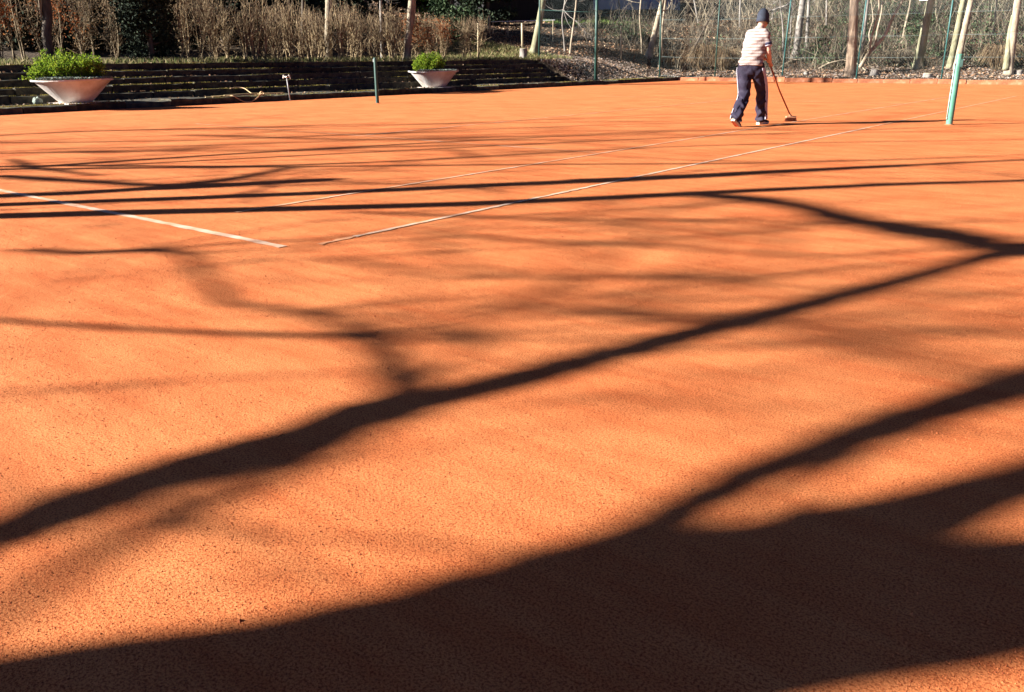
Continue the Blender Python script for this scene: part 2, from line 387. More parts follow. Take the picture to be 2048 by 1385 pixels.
# loose grit lying on the clay near the viewpoint
def grit(n, r0, r1, smin, smax):
    th = rng.uniform(-.66, .66, n); r = np.sqrt(rng.uniform(r0 * r0, r1 * r1, n))
    a = YAW + th
    P = np.stack([CAM[0] + np.sin(a) * r, CAM[1] + np.cos(a) * r, np.zeros(n)], -1)
    # grit gathers in patches
    w = np.sin(P[:, 0] * 2.1 + 1.3 * np.sin(P[:, 1] * 1.7)) * np.sin(P[:, 1] * 2.6 + P[:, 0]) + .4 * np.sin(P[:, 0] * 7 + P[:, 1] * 5)
    P = P[rng.uniform(0, 1, n) < np.clip(.55 + .45 * w, .12, 1)]
    n = len(P)
    s = rng.uniform(smin, smax, n) * rng.uniform(.6, 1.3, n)
    o = np.array([[1, 0, -.2], [-.2, 1, -.2], [-1, -.1, -.2], [.1, -1, -.2], [0.1, 0, .75]])
    ang = rng.uniform(0, 6.28, n); c, sn = np.cos(ang), np.sin(ang)
    oo = o[None] * (1 + rng.normal(0, .22, (n, 5, 3)))
    V = np.stack([oo[..., 0] * c[:, None] - oo[..., 1] * sn[:, None], oo[..., 0] * sn[:, None] + oo[..., 1] * c[:, None], oo[..., 2]], -1) * s[:, None, None] + P[:, None]
    b = np.arange(n)[:, None] * 5
    F = np.concatenate([b + np.array([[k, (k + 1) % 4, 4]]) for k in range(4)])
    return V.reshape(-1, 3), F
mb = MB()
for a in ((70000, .9, 2.4, .0011, .0026), (90000, 2.4, 5.0, .0013, .0032), (50000, 5, 9, .0018, .0040), (420, 1.1, 6, .003, .0065)):
    mb.add(*grit(*a))
mb.build('grit', M['grit'], kind='stuff', label='fine crumbs of red brick grit scattered over the near clay', cat='grit')

def line_strip(p0, p1, width, z, material, jit=.004, step=.07):
    p0 = np.array(p0, float); p1 = np.array(p1, float); L = np.linalg.norm(p1 - p0); n = int(L / step) + 2
    t = np.linspace(0, 1, n)[:, None]; C = p0 + (p1 - p0) * t; d = (p1 - p0) / L; nrm = np.array([-d[1], d[0]])
    w1 = width / 2 + rng.normal(0, jit, n); w2 = width / 2 + rng.normal(0, jit, n)
    V = np.zeros((2 * n, 3)); V[0::2, :2] = C + nrm * w1[:, None]; V[1::2, :2] = C - nrm * w2[:, None]; V[:, 2] = z
    k = np.arange(n - 1)[:, None] * 2
    m_ = MB(); m_.add(V, k + np.array([[0, 1, 3, 2]]))
    return m_.build('court_line', material, kind='structure')
line_strip((-.11, 0), (-10.97, 0), .062, .004, M['line'])
line_strip((0, .46), (0, 11.0), .042, .0045, M['line'])
line_strip((0, 11.0), (0, 23.77), .05, .0045, M['dustline'])
line_strip((0, .17), (0, .46), .03, .004, M['dustline'], jit=.007)
line_strip((-1.372, .55), (-1.372, 9.6), .036, .0045, M['fadedline'])
line_strip((-1.372, 9.6), (-1.372, 23.77), .048, .0045, M['dustline'])
line_strip((-1.45, 5.485), (-9.6, 5.485), .05, .0045, M['dustline'])
line_strip((-5.485, 5.6), (-5.485, 18.28), .05, .0045, M['dustline'])
line_strip((-1.45, 18.28), (-9.6, 18.28), .05, .0045, M['dustline'])

# ------------------------------------------------------------------ trees beside the baseline: their shadows cross the court
def ground_ab(px, py):
    g = on_z(px, py, 0)[:2]; return np.array([g @ SD, g @ SP])
def ab_xyz(a, b, aT):
    """point that throws its shadow on (a,b) when it stands aT along the sun line"""
    h = (a - aT) * TEL
    xy = SD * aT + SP * b
    return np.array([xy[0], xy[1], h])
def limb_px(trace, aT, wob=.35, n=None, gain=1.1, fixed=None):
    """trace: (px, py, thickness in px across, measured upright) -> path and radii"""
    P = []; R = []
    tr = np.array(trace, float)
    ab = np.array([ground_ab(x, y) for x, y, w in tr])
    up = np.array([ground_ab(x, y - w / 2) for x, y, w in tr]); dn = np.array([ground_ab(x, y + w / 2) for x, y, w in tr])
    T = np.gradient(ab, axis=0)
    off = rng.normal(0, wob, len(tr)); off[0] *= .3
    for k in range(len(tr)):
        if fixed is not None:
            P.append(ab_xyz(ab[k][0], ab[k][1], aT + off[k])); R.append(fixed[0] + (fixed[1] - fixed[0]) * k / (len(tr) - 1)); continue
        t = T[k] / np.linalg.norm(T[k]); nrm = np.array([-t[1], t[0]])
        wd = abs((up[k] - dn[k]) @ nrm) * gain
        r = wd / 2 / math.sqrt(t[0] ** 2 + (t[1] / math.sin(SUN_EL)) ** 2)
        P.append(ab_xyz(ab[k][0], ab[k][1], aT + off[k])); R.append(r)
    m = n or max(8, len(tr) * 5)
    return smooth_path(P, m), interp(R, m)
def sprout(mb, P, R, n, lmin, lmax, spread=.9, r=.014, depth=1, upw=.7):
    """side branches with finer shoots along a limb"""
    P = np.asarray(P)
    for q in range(n):
        i = rng.integers(1, len(P) - 1); L = rng.uniform(lmin, lmax)
        d = rng.normal(0, 1, 3) * spread + np.array([0, 0, upw]); d /= np.linalg.norm(d)
        rr = min(r * rng.uniform(.7, 1.6), R[min(i, len(R) - 1)] * .7 + .004)
        pts = [P[i]]
        for s_ in range(4):
            d = d + rng.normal(0, .22, 3) + np.array([0, 0, .08]); d /= np.linalg.norm(d); pts.append(pts[-1] + d * L / 4)
        path = smooth_path(pts, 8)
        tube(mb, path, np.linspace(rr, rr * .35, 8), 5, cap=False)
        m = int(5 * L) + 2
        k = rng.integers(2, 8, m); A = path[k]; D = rng.normal(0, .7, (m, 3)) + d; D /= np.linalg.norm(D, axis=1)[:, None]
        twigs(mb, A, A + D * rng.uniform(.25, .7, (m, 1)) * min(1, L / 1.6 + .3), rr * .4, rr * .15, .1)
def shadow_tree(name, label, aT, trunk, limbs, material, nspr, extra=(), spr=(.6, 1.8), r=.014, group='bare trees beside the baseline'):
    """trunk: (a, b, r) triples from the foot up; limbs: pixel traces"""
    base = np.array([*(SD * aT + SP * trunk[0][1]), 0.0])
    t = empty(name, base, label, 'tree', group)
    pts = [ab_xyz(a, b, aT) for a, b, r_ in trunk]; rr = [r_ for a, b, r_ in trunk]
    m = MB(); n = len(pts) * 6; P = smooth_path(pts, n); R = interp(rr, n); tube(m, P, R, 12, jit=.02)
    m.build('trunk', material, t, smooth=True)
    allp = [(P[n // 2:], R[n // 2:])]
    for tr in limbs:
        opt = {}
        if isinstance(tr, tuple): tr, opt = tr
        opt = dict(opt); Pl, Rl = limb_px(tr, aT + opt.pop('da', 0), **opt)
        m = MB(); tube(m, Pl, Rl, 10, jit=.09); m.build('limb', material, t, smooth=True); allp.append((Pl, Rl))
    for e in extra:
        pts = [ab_xyz(a, b, aT + da) for a, b, da, r_ in e]; n = len(pts) * 5
        Pl = smooth_path(pts, n); Rl = interp([q[3] for q in e], n)
        m = MB(); tube(m, Pl, Rl, 8, jit=.03); m.build('limb', material, t, smooth=True); allp.append((Pl, Rl))
    m = MB()
    for Pl, Rl in allp: sprout(m, Pl, Rl, nspr, spr[0], spr[1], r=r)
    m.build('crown', material, t)
    return t

F_TR = [(-260, 1210, 100), (-120, 1120, 96), (0, 1068, 92), (250, 978, 80), (450, 915, 76), (640, 862, 66), (800, 808, 62), (1000, 768, 46), (1200, 714, 42), (1400, 663, 40), (1600, 613, 34), (1800, 562, 28), (1950, 520, 26), (2060, 488, 24)]
F2_TR = [(-160, 1330, 74), (0, 1228, 72), (150, 1132, 70), (330, 1040, 66), (550, 945, 62), (700, 880, 50), (800, 825, 40)]
U_TR = [(805, 805, 40), (792, 760, 34), (780, 715, 30), (745, 680, 24), (640, 672, 20), (480, 668, 18), (300, 660, 16), (100, 648, 16), (0, 640, 14), (-120, 630, 12)]
U2_TR = [(775, 690, 20), (700, 655, 18), (600, 625, 15), (520, 612, 14), (460, 608, 14), (430, 575, 14), (400, 540, 14), (365, 512, 13), (280, 503, 11), (150, 506, 9), (0, 500, 7)]
G1_TR = [(100, 1400, 70), (300, 1348, 68), (600, 1275, 66), (900, 1194, 64), (1100, 1135, 60), (1300, 1062, 58), (1450, 975, 50), (1600, 915, 44), (1800, 845, 42), (2048, 767, 44), (2300, 690, 40)]
G2_TR = [(1300, 1150, 90), (1500, 1112, 96), (1700, 1062, 90), (1870, 1016, 80), (2048, 960, 62), (2300, 890, 54)]
V_TR = [(2045, 505, 26), (2000, 496, 26), (1930, 478, 24), (1840, 462, 22), (1700, 440, 18), (1600, 412, 14), (1500, 398, 10), (1380, 388, 8)]
MAIN_A = -8.4
shadow_tree('bare_tree', 'tall bare tree whose thick forked trunk shades the nearest clay', MAIN_A,
            [(MAIN_A, 4.08, .38), (-5.5, 4.0, .30), (-3.4, 3.95, .275), (-1.5, 3.88, .265), (0.2, 3.80, .25), (1.2, 3.77, .225), (2.2, 3.80, .19), (4, 3.9, .15), (8, 3.7, .10), (14, 3.9, .05)],
            [(F_TR, dict(gain=.98)), (F2_TR, dict(gain=.95, da=-3)), (U_TR, dict(fixed=(.040, .018), da=-1)), (U2_TR, dict(fixed=(.030, .014), da=-2)), (G1_TR, dict(gain=1.75)), (G2_TR, dict(gain=1.6)), (V_TR, dict(gain=1.7, da=-4))], M['bark_dark'], 2,
            extra=[[(-1.9, 3.75, 0, .10), (-1.2, 3.45, .1, .085), (-.95, 3.3, .1, .08)],
                   [(2.6, 2.7, 0, .06), (4.5, 2.2, .3, .05), (7, 1.9, .2, .035), (10, 1.2, .1, .02)],
                   [(3.95, .95, 0, .04), (6, .3, .2, .03), (8, .1, .5, .02)]], spr=(.6, 1.9), r=.011)
T1_A, T2_A, T3_A = -8.5, -9.0, -13.0
shadow_tree('bare_tree', 'slender bare tree throwing the lower of two long straight trunk shadows', T1_A,
            [(T1_A, -1.75, .16), (-6, -1.7, .14), (-2.1, -1.63, .13), (0, -1.48, .125), (1.6, -1.42, .115), (4.5, -1.60, .09), (6.2, -1.56, .07), (9, -1.4, .04), (14, -1.5, .02)],
            [[(1180, 362, 9), (1400, 352, 8), (1600, 341, 6), (1800, 332, 5)]], M['bark_grey'], 6, spr=(.8, 2.4), r=.013)
shadow_tree('bare_tree', 'slender bare tree throwing the upper of two long straight trunk shadows', T2_A,
            [(T2_A, -2.0, .13), (-6, -2.1, .11), (-2.3, -2.18, .10), (0, -2.23, .11), (1.75, -2.37, .125), (3.5, -2.5, .095), (7.4, -2.93, .05), (12, -3.1, .02)],
            [([(-100, 396, 9), (150, 386, 9), (330, 374, 9), (480, 355, 9), (590, 334, 8)], dict(da=-3, gain=.9)),
             ([(0, 352, 8), (150, 362, 9), (330, 372, 8)], dict(da=-6)),
             [(330, 376, 8), (500, 368, 7), (640, 360, 6)]], M['bark_grey'], 6, spr=(.8, 2.6), r=.014)
shadow_tree('bare_tree', 'broad bare tree whose twigs blur across the middle of the court', T3_A,
            [(T3_A, -4.6, .18), (-9, -4.9, .14), (-5.5, -4.5, .10), (-3, -4.9, .06), (0, -4.3, .045), (5, -5.2, .035), (11, -4.7, .02)], [[(700, 424, 4.3), (900, 432, 4.3), (1100, 440, 3.7), (1300, 452, 3.7), (1500, 472, 3.1)], [(640, 514, 5.6), (850, 548, 5.6), (1100, 556, 5.0), (1300, 556, 5.0), (1500, 560, 4.3)], [(900, 470, 5.0), (1100, 484, 5.0), (1300, 492, 5.0), (1460, 503, 4.3), (1640, 515, 5.6)], [(1000, 610, 8.7), (1180, 622, 9.9), (1320, 645, 7.4)], [(700, 668, 9.9), (860, 668, 11.2), (1000, 690, 8.7)], [(20, 318, 7.4), (70, 335, 8.7), (200, 352, 5.6)], [(60, 500, 7.4), (170, 506, 8.7), (320, 500, 9.9), (400, 520, 7.4)], [(1480, 640, 11.2), (1650, 665, 12.4), (1800, 700, 9.9)]], M['bark_grey'], 9,
            extra=[[(-3, -4.75, 0, .08), (-1, -5.6, .3, .06), (2, -6.6, .6, .04), (5, -7.2, 0, .02)], [(-4, -4.8, 0, .06), (2, -3.8, .5, .045), (5, -3.3, .8, .035), (9, -3.4, .2, .015)],
                   [(-2, -4.8, 0, .05), (4, -6.2, -.5, .04), (9, -7, -.5, .02)]], spr=(1.0, 3.2), r=.011)

shadow_tree('bare_tree', 'distant bare tree whose fine twigs streak the far half of the court', -24.0,
            [(-24, -8.2, .18), (-18, -8.6, .14), (-12, -7.9, .10), (-8, -8.7, .065), (-2, -7.6, .05), (5, -8.8, .035), (12, -8.2, .02)], [], M['bark_grey'], 15,
            extra=[[(-10, -8.0, 0, .08), (-6, -6.6, 1.3, .06), (-2, -6.2, -1, .05), (3, -5.0, 0, .02)], [(-7, -8.2, 0, .07), (-3, -9.8, .5, .06), (1, -9.6, 1.8, .04), (7, -11.2, .2, .02)], [(-2, -8.6, 0, .06), (1, -7.0, -1.5, .045), (5, -7.4, -.5, .02)],
                   [(-12, -8.2, 0, .06), (-8, -5.4, 1, .05), (-5, -4.2, 2, .035), (-2, -4.6, 2, .02)]], spr=(1.2, 3.6), r=.022)

# ------------------------------------------------------------------ terrace steps and kerbs
STEP_X = [COURT_X0, -16.60, -16.98, -17.36, -17.74, -18.12]
STEP_Z = [0.14 + 0.162 * k for k in range(6)]
def slab_mesh(depth, length, height, seed):
    r = np.random.default_rng(seed)
    m = MB(); bev = .014; n = 5
    ys = np.linspace(-length / 2 + .005, length / 2 - .005, n)
    prof = np.array([[depth / 2, -height], [depth / 2, -bev], [depth / 2 - bev, 0], [-depth / 2, 0]])   # front bottom, front top, top edge, back
    V = np.zeros((n, 4, 3))
    for q in range(n):
        jit = r.normal(0, .007, (4, 2)); jit[3] = 0; jit[0] *= .5
        V[q, :, 0] = prof[:, 0] + jit[:, 0]; V[q, :, 2] = prof[:, 1] + jit[:, 1]; V[q, :, 1] = ys[q]
    F = [[(q + 1) * 4 + l, (q + 1) * 4 + l + 1, q * 4 + l + 1, q * 4 + l] for q in range(n - 1) for l in range(3)]
    m.add(V.reshape(-1, 3), F)
    m.add(V[0], [[0, 1, 2, 3]]); m.add(V[-1], [[3, 2, 1, 0]])
    return m
steps = empty('terrace_steps', (COURT_X0, 10, 0), kind='structure')
for lev in range(6):
    depth = (STEP_X[lev] - STEP_X[lev + 1] + .03) if lev < 5 else .46
    h = .30 if lev == 0 else .24
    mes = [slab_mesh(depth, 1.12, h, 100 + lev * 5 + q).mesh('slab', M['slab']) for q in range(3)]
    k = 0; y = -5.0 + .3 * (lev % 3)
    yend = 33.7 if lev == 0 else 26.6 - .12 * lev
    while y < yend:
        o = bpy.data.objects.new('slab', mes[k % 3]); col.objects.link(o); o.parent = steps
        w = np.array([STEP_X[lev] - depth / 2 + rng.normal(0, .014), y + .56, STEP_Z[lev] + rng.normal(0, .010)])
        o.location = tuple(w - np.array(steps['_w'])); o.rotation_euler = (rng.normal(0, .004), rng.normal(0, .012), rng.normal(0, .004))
        k += 1; y += 1.125
# clay-stained kerb along the court's foot of the steps and along the far end
def kerb_run(name, p0, p1, h, w, L=1.0):
    k_ = empty(name, (*p0, 0), kind='structure')
    p0 = np.array(p0, float); p1 = np.array(p1, float); n = int(np.linalg.norm(p1 - p0) / L); d = (p1 - p0) / np.linalg.norm(p1 - p0)
    ang = math.atan2(d[1], d[0]); ms = []
    for q in range(3):
        m = MB(); box(m, (0, 0, h / 2 - .05), (L - .012, w, h + .1), bev=.015)
        m.v[0] = m.v[0] + rng.normal(0, .006, m.v[0].shape); ms.append(m.mesh('kerb_stone', M['kerb']))
    for q in range(n):
        o = bpy.data.objects.new('kerb_stone', ms[q % 3]); col.objects.link(o); o.parent = k_
        c = p0 + d * (q + .5) * L
        o.location = (c[0] - p0[0] + rng.normal(0, .01), c[1] - p0[1] + rng.normal(0, .012), rng.normal(0, .012)); o.rotation_euler = (rng.normal(0, .03), rng.normal(0, .006), ang + rng.normal(0, .012))
kerb_run('end_kerb', (COURT_X0 + .1, COURT_Y1 + .06), (10, COURT_Y1 + .06), .16, .14)

# moss along the treads, spread wider to strengthen their sunlit edge lines
mb = MB()
for lev in range(6):
    n = 12000 if lev == 0 else 5200
    x = STEP_X[lev] - np.abs(rng.normal(0, .22 if lev == 0 else .07, n)) - .015; y = rng.uniform(-4, 33 if lev == 0 else 26.3, n)
    keep = (np.sin(y * 1.3 + lev) + np.sin(y * .47 + lev * 2.1) + .8 * np.sin(y * 4.1 + x * 9) > rng.uniform(-1.2, 1.9, n)) & (x > -16.55 if lev == 0 else True)
    x, y = x[keep], y[keep]
    leaves(mb, np.stack([x, y, np.full(len(x), STEP_Z[lev] + .012)], -1), .035 if lev < 3 else .028, up=.5)
m2 = MB()
for lev in range(6):
    n = 260 if lev else 420; x = STEP_X[lev] - rng.uniform(.02, .36 if lev else 1.1, n); y = rng.uniform(-3, 26.3, n); leaves(m2, np.stack([x, y, np.full(n, STEP_Z[lev] + .02)], -1), .07, flat=.5)
m2.build('fallen_leaves', M['litter'], kind='stuff', label='dry fallen leaves scattered over the terrace treads', cat='leaves')
mb.build('step_moss', M['moss'], kind='stuff', label='yellow green moss growing along the edges of the terrace treads, widened for their sunlit lines', cat='moss')

# ------------------------------------------------------------------ planters
def lathe(mb, prof, k=40, c=(0, 0, 0), mi=0, wob=0.0):
    prof = np.array(prof, float); th = np.arange(k) * 2 * math.pi / k; n = len(prof)
    V = np.stack([prof[:, None, 0] * np.cos(th), prof[:, None, 0] * np.sin(th), np.broadcast_to(prof[:, None, 1], (n, k))], -1)
    if wob: V[..., 2] += wob * np.sin(th * 2 + 1)[None] * (prof[:, None, 1] / prof[:, 1].max()) + rng.normal(0, wob * .15, (n, k))
    i, j = np.meshgrid(np.arange(n - 1), np.arange(k), indexing='ij'); j2 = (j + 1) % k
    mb.add(V.reshape(-1, 3) + np.array(c), np.stack([i * k + j, i * k + j2, (i + 1) * k + j2, (i + 1) * k + j], -1).reshape(-1, 4), mi)
def planter(base, label, slabel, H, R, rb, shrub, spikes):
    t = empty('planter', base, label, 'planter', 'concrete bowl planters on the terrace')
    m = MB(); b = np.array(base)
    lathe(m, [(0.01, 0), (rb, 0), (rb + .02, .02), (R * .93, H - .035), (R, H - .03), (R, H), (R - .05, H), (R - .09, H - .05), (.02, H - .16)], 48, b, wob=.012)
    m.build('bowl', M['planter'], t, smooth=False)
    m = MB(); lathe(m, [(R - .075, H - .045), (R * .6, H + .015), (.3, H + .03), (.01, H + .03)], 32, b); m.build('soil', M['soil'], t, smooth=True)
    m = MB(); n = 2600
    a = rng.uniform(-1.5, 1.2, n); r = rng.uniform(.55, .99, n) * R
    leaves(m, b + np.stack([np.cos(a) * r, np.sin(a) * r, H + .01 + rng.uniform(0, .035, n)], -1), .05, up=.3)
    m.build('moss', M['greymoss'], t, kind='stuff')
    s = empty('planter_shrub', b + np.array([0, 0, H]), slabel, 'shrub', 'box shrubs growing in the planters')
    stem = MB(); fol = MB()
    sd = RIGHT.copy(); sd[2] = 0; sd /= np.linalg.norm(sd); fd = np.array([-sd[1], sd[0], 0])
    for (u, w, hh, rad) in shrub:
        for q in range(30):
            o = rng.normal(0, rad * .62, 2); root = b + sd * (u + o[0]) * .7 + fd * (w + o[1]) * .6 + np.array([0, 0, H - .04])
            top = b + sd * (u + o[0] * 1.15) + fd * (w + o[1] * 1.1) + np.array([0, 0, H + (hh + .08) * rng.uniform(.55, 1.12) - .35 * (o @ o) / rad])
            P = smooth_path([root, (root + top) / 2 + rng.normal(0, .02, 3), top], 6); tube(stem, P, np.linspace(.006, .003, 6), 4, cap=False)
            n = 26; t_ = rng.uniform(.25, 1.02, n) ** .7; C = root + (top - root) * t_[:, None] + rng.normal(0, .03, (n, 3)); C = C[C[:, 2] > b[2] + H - .01]
            leaves(fol, C, .046, aspect=.65, up=.2)
    for (u, w, z0, z1) in spikes:
        A = b + sd * u + fd * w
        P = smooth_path([A + [0, 0, H + z0], A + [.01, 0, H + (z0 + z1) / 2], A + [0, .02, H + z1]], 6); tube(stem, P, .005, 5, cap=False)
        n = 90; q = rng.uniform(0, 1, n); leaves(fol, A + np.stack([rng.normal(0, .04, n), rng.normal(0, .04, n), H + z0 + (z1 - z0) * q], -1) , .045, aspect=.6, up=.3)
    stem.build('stem', M['bark_dark'], s); fol.build('foliage', M['box'], s)
    return t
pz = STEP_Z[0] + .012
P1 = on_z(152, 204, pz); P1 = on_x(152, 204, -15.98); P1[2] = pz
P2 = on_x(868, 175, -15.95); P2[2] = pz
sh1 = [(u, w, .36 + dh, .17) for u, w, dh in [(-.58, .05, .02), (-.62, -.25, -.1), (-.5, -.1, .10), (-.36, .2, .06), (-.25, -.22, .02), (-.12, .1, .08), (-.05, -.3, .02), (.1, -.1, .08), (.22, .22, .06), (.32, -.22, .04), (.44, .1, .03), (.52, -.12, .02), (-.58, -.15, -.18), (.05, .3, .02), (.6, .05, .0)]]
planter(P1, 'large white concrete bowl with rust stained rim and wide green shrub', 'wide low green shrub with two upright shoots in the larger planter', .50, .84, .33, sh1, [(-.47, -.1, .35, .64), (-.1, -.1, .35, .66)])
sh2 = [(u, w, .34 + dh, .15) for u, w, dh in [(-.45, 0, .05), (-.35, -.2, .1), (-.22, .15, .08), (-.12, -.2, .06), (0, .1, .1), (.1, -.2, .08), (.2, .1, .04), (-.45, -.15, -.12), (-.3, -.25, -.1), (.0, -.25, -.08), (.22, -.15, -.06)]]
planter(P2, 'smaller pale concrete bowl with mossy rim beside the dark net post', 'compact dark green shrub growing in the planter near the dark net post', .50, .82, .36, sh2, [])
# plinth slabs under the bowls
for P, nm in ((P1, 'pale flat slab under the larger planter'), (P2, 'pale flat slab under the smaller planter')):
    m = MB(); box(m, (P[0] + .12, P[1] + .05, STEP_Z[0] + .004), (.92, 1.0, .02), bev=.006)
    m.build('base_slab', M['planter'], label=nm, cat='slab', origin=(P[0], P[1], STEP_Z[0]))
st = on_x(72, 186, -16.35)
m = MB(); lathe(m, [(.0, 0), (.07, .0), (.10, .05), (.085, .10), (.04, .13), (0.002, .14)], 9, (st[0], st[1], STEP_Z[0]), wob=.01)
m.v[0] = m.v[0] + rng.normal(0, .012, m.v[0].shape)
m.build('stone', M['greymoss'], label='small mossy round stone on the lowest tread left of the large planter', cat='stone', origin=(st[0], st[1], STEP_Z[0]))

# ------------------------------------------------------------------ standpipe with two taps
sp = on_z(580, 199.5, 0); sp = np.array([-15.2, on_x(580, 199, -15.2)[1], 0.0])
t = empty('standpipe', sp, 'thin grey standpipe with two taps at the court edge', 'tap')
lean = np.array([-.035, -.02, 0]); topz = .60
m = MB(); tube(m, [sp, sp + lean + [0, 0, topz]], .017, 10); lathe(m, [(.03, 0), (.03, .02), (.018, .03)], 12, sp); m.build('pipe', M['galv'], t, smooth=True)
sdv = RIGHT * np.array([1, 1, 0]); sdv /= np.linalg.norm(sdv); head = sp + lean + [0, 0, topz]
m = MB(); tube(m, [head - sdv * .055, head + sdv * .055], .018, 8); tube(m, [head - [0, 0, .03], head + [0, 0, .025]], .022, 8); m.build('tee', M['brass'], t, smooth=True)
for s_ in (-1, 1):
    m = MB(); a = head + sdv * s_ * .05
    tube(m, smooth_path([a, a + sdv * s_ * .035 + [0, 0, .004], a + sdv * s_ * .045 - [0, 0, .05]], 8), .014, 8)
    f = m.build('tap', M['brass'], t, smooth=True)
    m = MB(); tube(m, [a + sdv * s_ * .02, a + sdv * s_ * .022 + [0, 0, .04]], .006, 6); tube(m, [a + sdv * (s_ * .022 - .028) + [0, 0, .043], a + sdv * (s_ * .022 + .028) + [0, 0, .043]], .008, 6)
    m.build('tap_handle', M['brass'], f, smooth=True)

# ------------------------------------------------------------------ hose and canes lying on the tread
def hz(x): return STEP_Z[0] + .03 if x < COURT_X0 + .02 else max(.02, STEP_Z[0] + .03 - (x - COURT_X0) * 1.1)
def on_tread(px, py, x=-15.5, dz=.03):
    q = on_z(px, py, STEP_Z[0] + dz); return q
hb = on_tread(500, 190); t = empty('garden_hose', hb, 'tan garden hose lying looped over the lowest step edge left of the standpipe', 'hose')
def hp(px, x, z): q = on_x(px, 190, x); return np.array([x, q[1], z])
z0 = STEP_Z[0] + .02
m = MB(); tube(m, smooth_path([hp(462, -16.3, z0 + .162), hp(475, -16.45, z0 + .175), hp(490, -16.3, z0 + .15), hp(503, -15.85, z0 + .04), hp(515, -15.6, z0 + .02), hp(524, -15.48, z0 + .03), hp(520, -15.34, z0 + .01), hp(512, -15.27, .09), hp(500, -15.22, .02), hp(490, -15.22, .02), hp(478, -15.28, .08), hp(466, -15.36, z0 + .015), hp(458, -15.46, z0 + .01), hp(440, -15.52, z0), hp(425, -15.5, z0)], 90), .012, 7)
m.build('hose', M['hose'], t, smooth=True)
m = MB(); tube(m, smooth_path([hp(526, -15.5, z0 + .02), hp(522, -15.36, z0 + .0), hp(514, -15.285, .10), hp(503, -15.24, .03), hp(488, -15.24, .03), hp(476, -15.3, .10), hp(464, -15.42, z0 + .02), hp(452, -15.5, z0 + .01)], 60), .010, 7)
m.build('hose_loop', M['hose'], t, smooth=True)
m = MB()
for q in range(3):
    a = hp(524, -15.47, z0 + .03); th = np.linspace(0, 2 * math.pi, 18)
    tube(m, a + np.stack([.03 * np.cos(th) * 0 + (q - 1) * .012, .055 * np.cos(th), .045 * np.sin(th) + .01], -1), .010, 6, cap=False)
m.build('knot', M['hose'], t, smooth=True)
for q, (a, b, dx) in enumerate(((410, 520, -15.56), (422, 512, -15.64), (460, 540, -15.7), (520, 567, -15.52), (448, 530, -15.6))):
    m = MB(); A = hp(a, dx, z0 + .006 * q); B = hp(b, dx - .05 + .06 * (q % 2), z0 + .012 + .008 * q)
    tube(m, smooth_path([A, (A + B) / 2 + [0, 0, .006], B], 8), np.linspace(.016, .011, 8), 7)
    m.build('cane', M['cane'], label=['longest pale cane lying along the lowest step', 'second pale cane lying behind the longest one', 'pale cane lying under the hose knot', 'short pale cane pointing from hose towards the standpipe', 'bent pale cane lying between the hose loops'][q], cat='cane', group='canes lying on the lowest step', origin=A)

# ------------------------------------------------------------------ net posts
def net_post(base, label, material, r, light):
    t = empty('net_post', base, label, 'net post', 'net posts')
    b = np.array(base); m = MB(); lathe(m, [(r, -.05), (r, 1.05), (r * .93, 1.068), (.002, 1.07)], 28, b); m.build('post', material, t, smooth=True)
    m = MB(); lathe(m, [(r + .02, -.02), (r + .022, .006), (r + .012, .012), (r, .013)], 24, b); m.build('ground_sleeve', M['kerb'], t, smooth=True)
    sx = 1 if light else -1
    if light:
        m = MB(); box(m, b + [.045, -.012, .93], (.055, .06, .13), bev=.012); wb = m.build('winder_box', M['post_dark'], t)
        m = MB(); tube(m, [b + [.068, -.02, .98], b + [.09, -.02, .98]], .012, 10); m.build('winder_axle', M['galv'], wb, smooth=True)
        lft = -RIGHT * np.array([1, 1, 0]) * (r + .012) + np.array([0.01, -.01, 0])
        m = MB(); tube(m, [b + lft + [0, 0, .10], b + lft * 1.02 + [0, 0, .5], b + lft + [0, 0, .92], b + lft * .8 + [0, 0, .98]], .007, 8); m.build('net_rail', M['cable'], t, smooth=True)
        for zz in (.1, .5, .92):
            m = MB(); tube(m, [b + lft * .9 + [0, 0, zz - .012], b + lft * .9 + [0, 0, zz + .012]], .014, 8); m.build('clip', M['galv'], t, smooth=True)
    else:
        m = MB(); box(m, b + [-.04, .0, 1.0], (.03, .05, .08), bev=.008); m.build('cable_guide', M['galv'], t)
npR = on_z(1898, 250, 0); npL = on_z(755, 207, 0)
net_post(npR, 'light green metal net post standing on clay at right', M['post_light'], .05, True)
net_post(npL, 'dark green metal net post at the far court side', M['post_dark'], .042, False)

# ------------------------------------------------------------------ person with a line broom
def remesh(mb, voxel, smooth_it, factor=.5):
    me = mb.mesh('tmp', M['skin']); o = bpy.data.objects.new('tmp', me); col.objects.link(o)
    md = o.modifiers.new('r', 'REMESH'); md.mode = 'VOXEL'; md.voxel_size = voxel
    s_ = o.modifiers.new('s', 'SMOOTH'); s_.iterations = smooth_it; s_.factor = factor
    dg = bpy.context.evaluated_depsgraph_get(); dg.update()
    r = bpy.data.meshes.new_from_object(o.evaluated_get(dg))
    bpy.data.objects.remove(o); bpy.data.meshes.remove(me)
    return r
def mesh_child(name, me, material, parent):
    me.materials.clear(); me.materials.append(material); me.name = name
    me.polygons.foreach_set('use_smooth', np.full(len(me.polygons), True))
    v = np.zeros(len(me.vertices) * 3, np.float32); me.vertices.foreach_get('co', v)
    v = v.reshape(-1, 3) - np.array(parent['_w'], np.float32); me.vertices.foreach_set('co', v.ravel()); me.update()
    o = bpy.data.objects.new(name, me); col.objects.link(o); o.parent = parent; o['_w'] = list(parent['_w']); return o
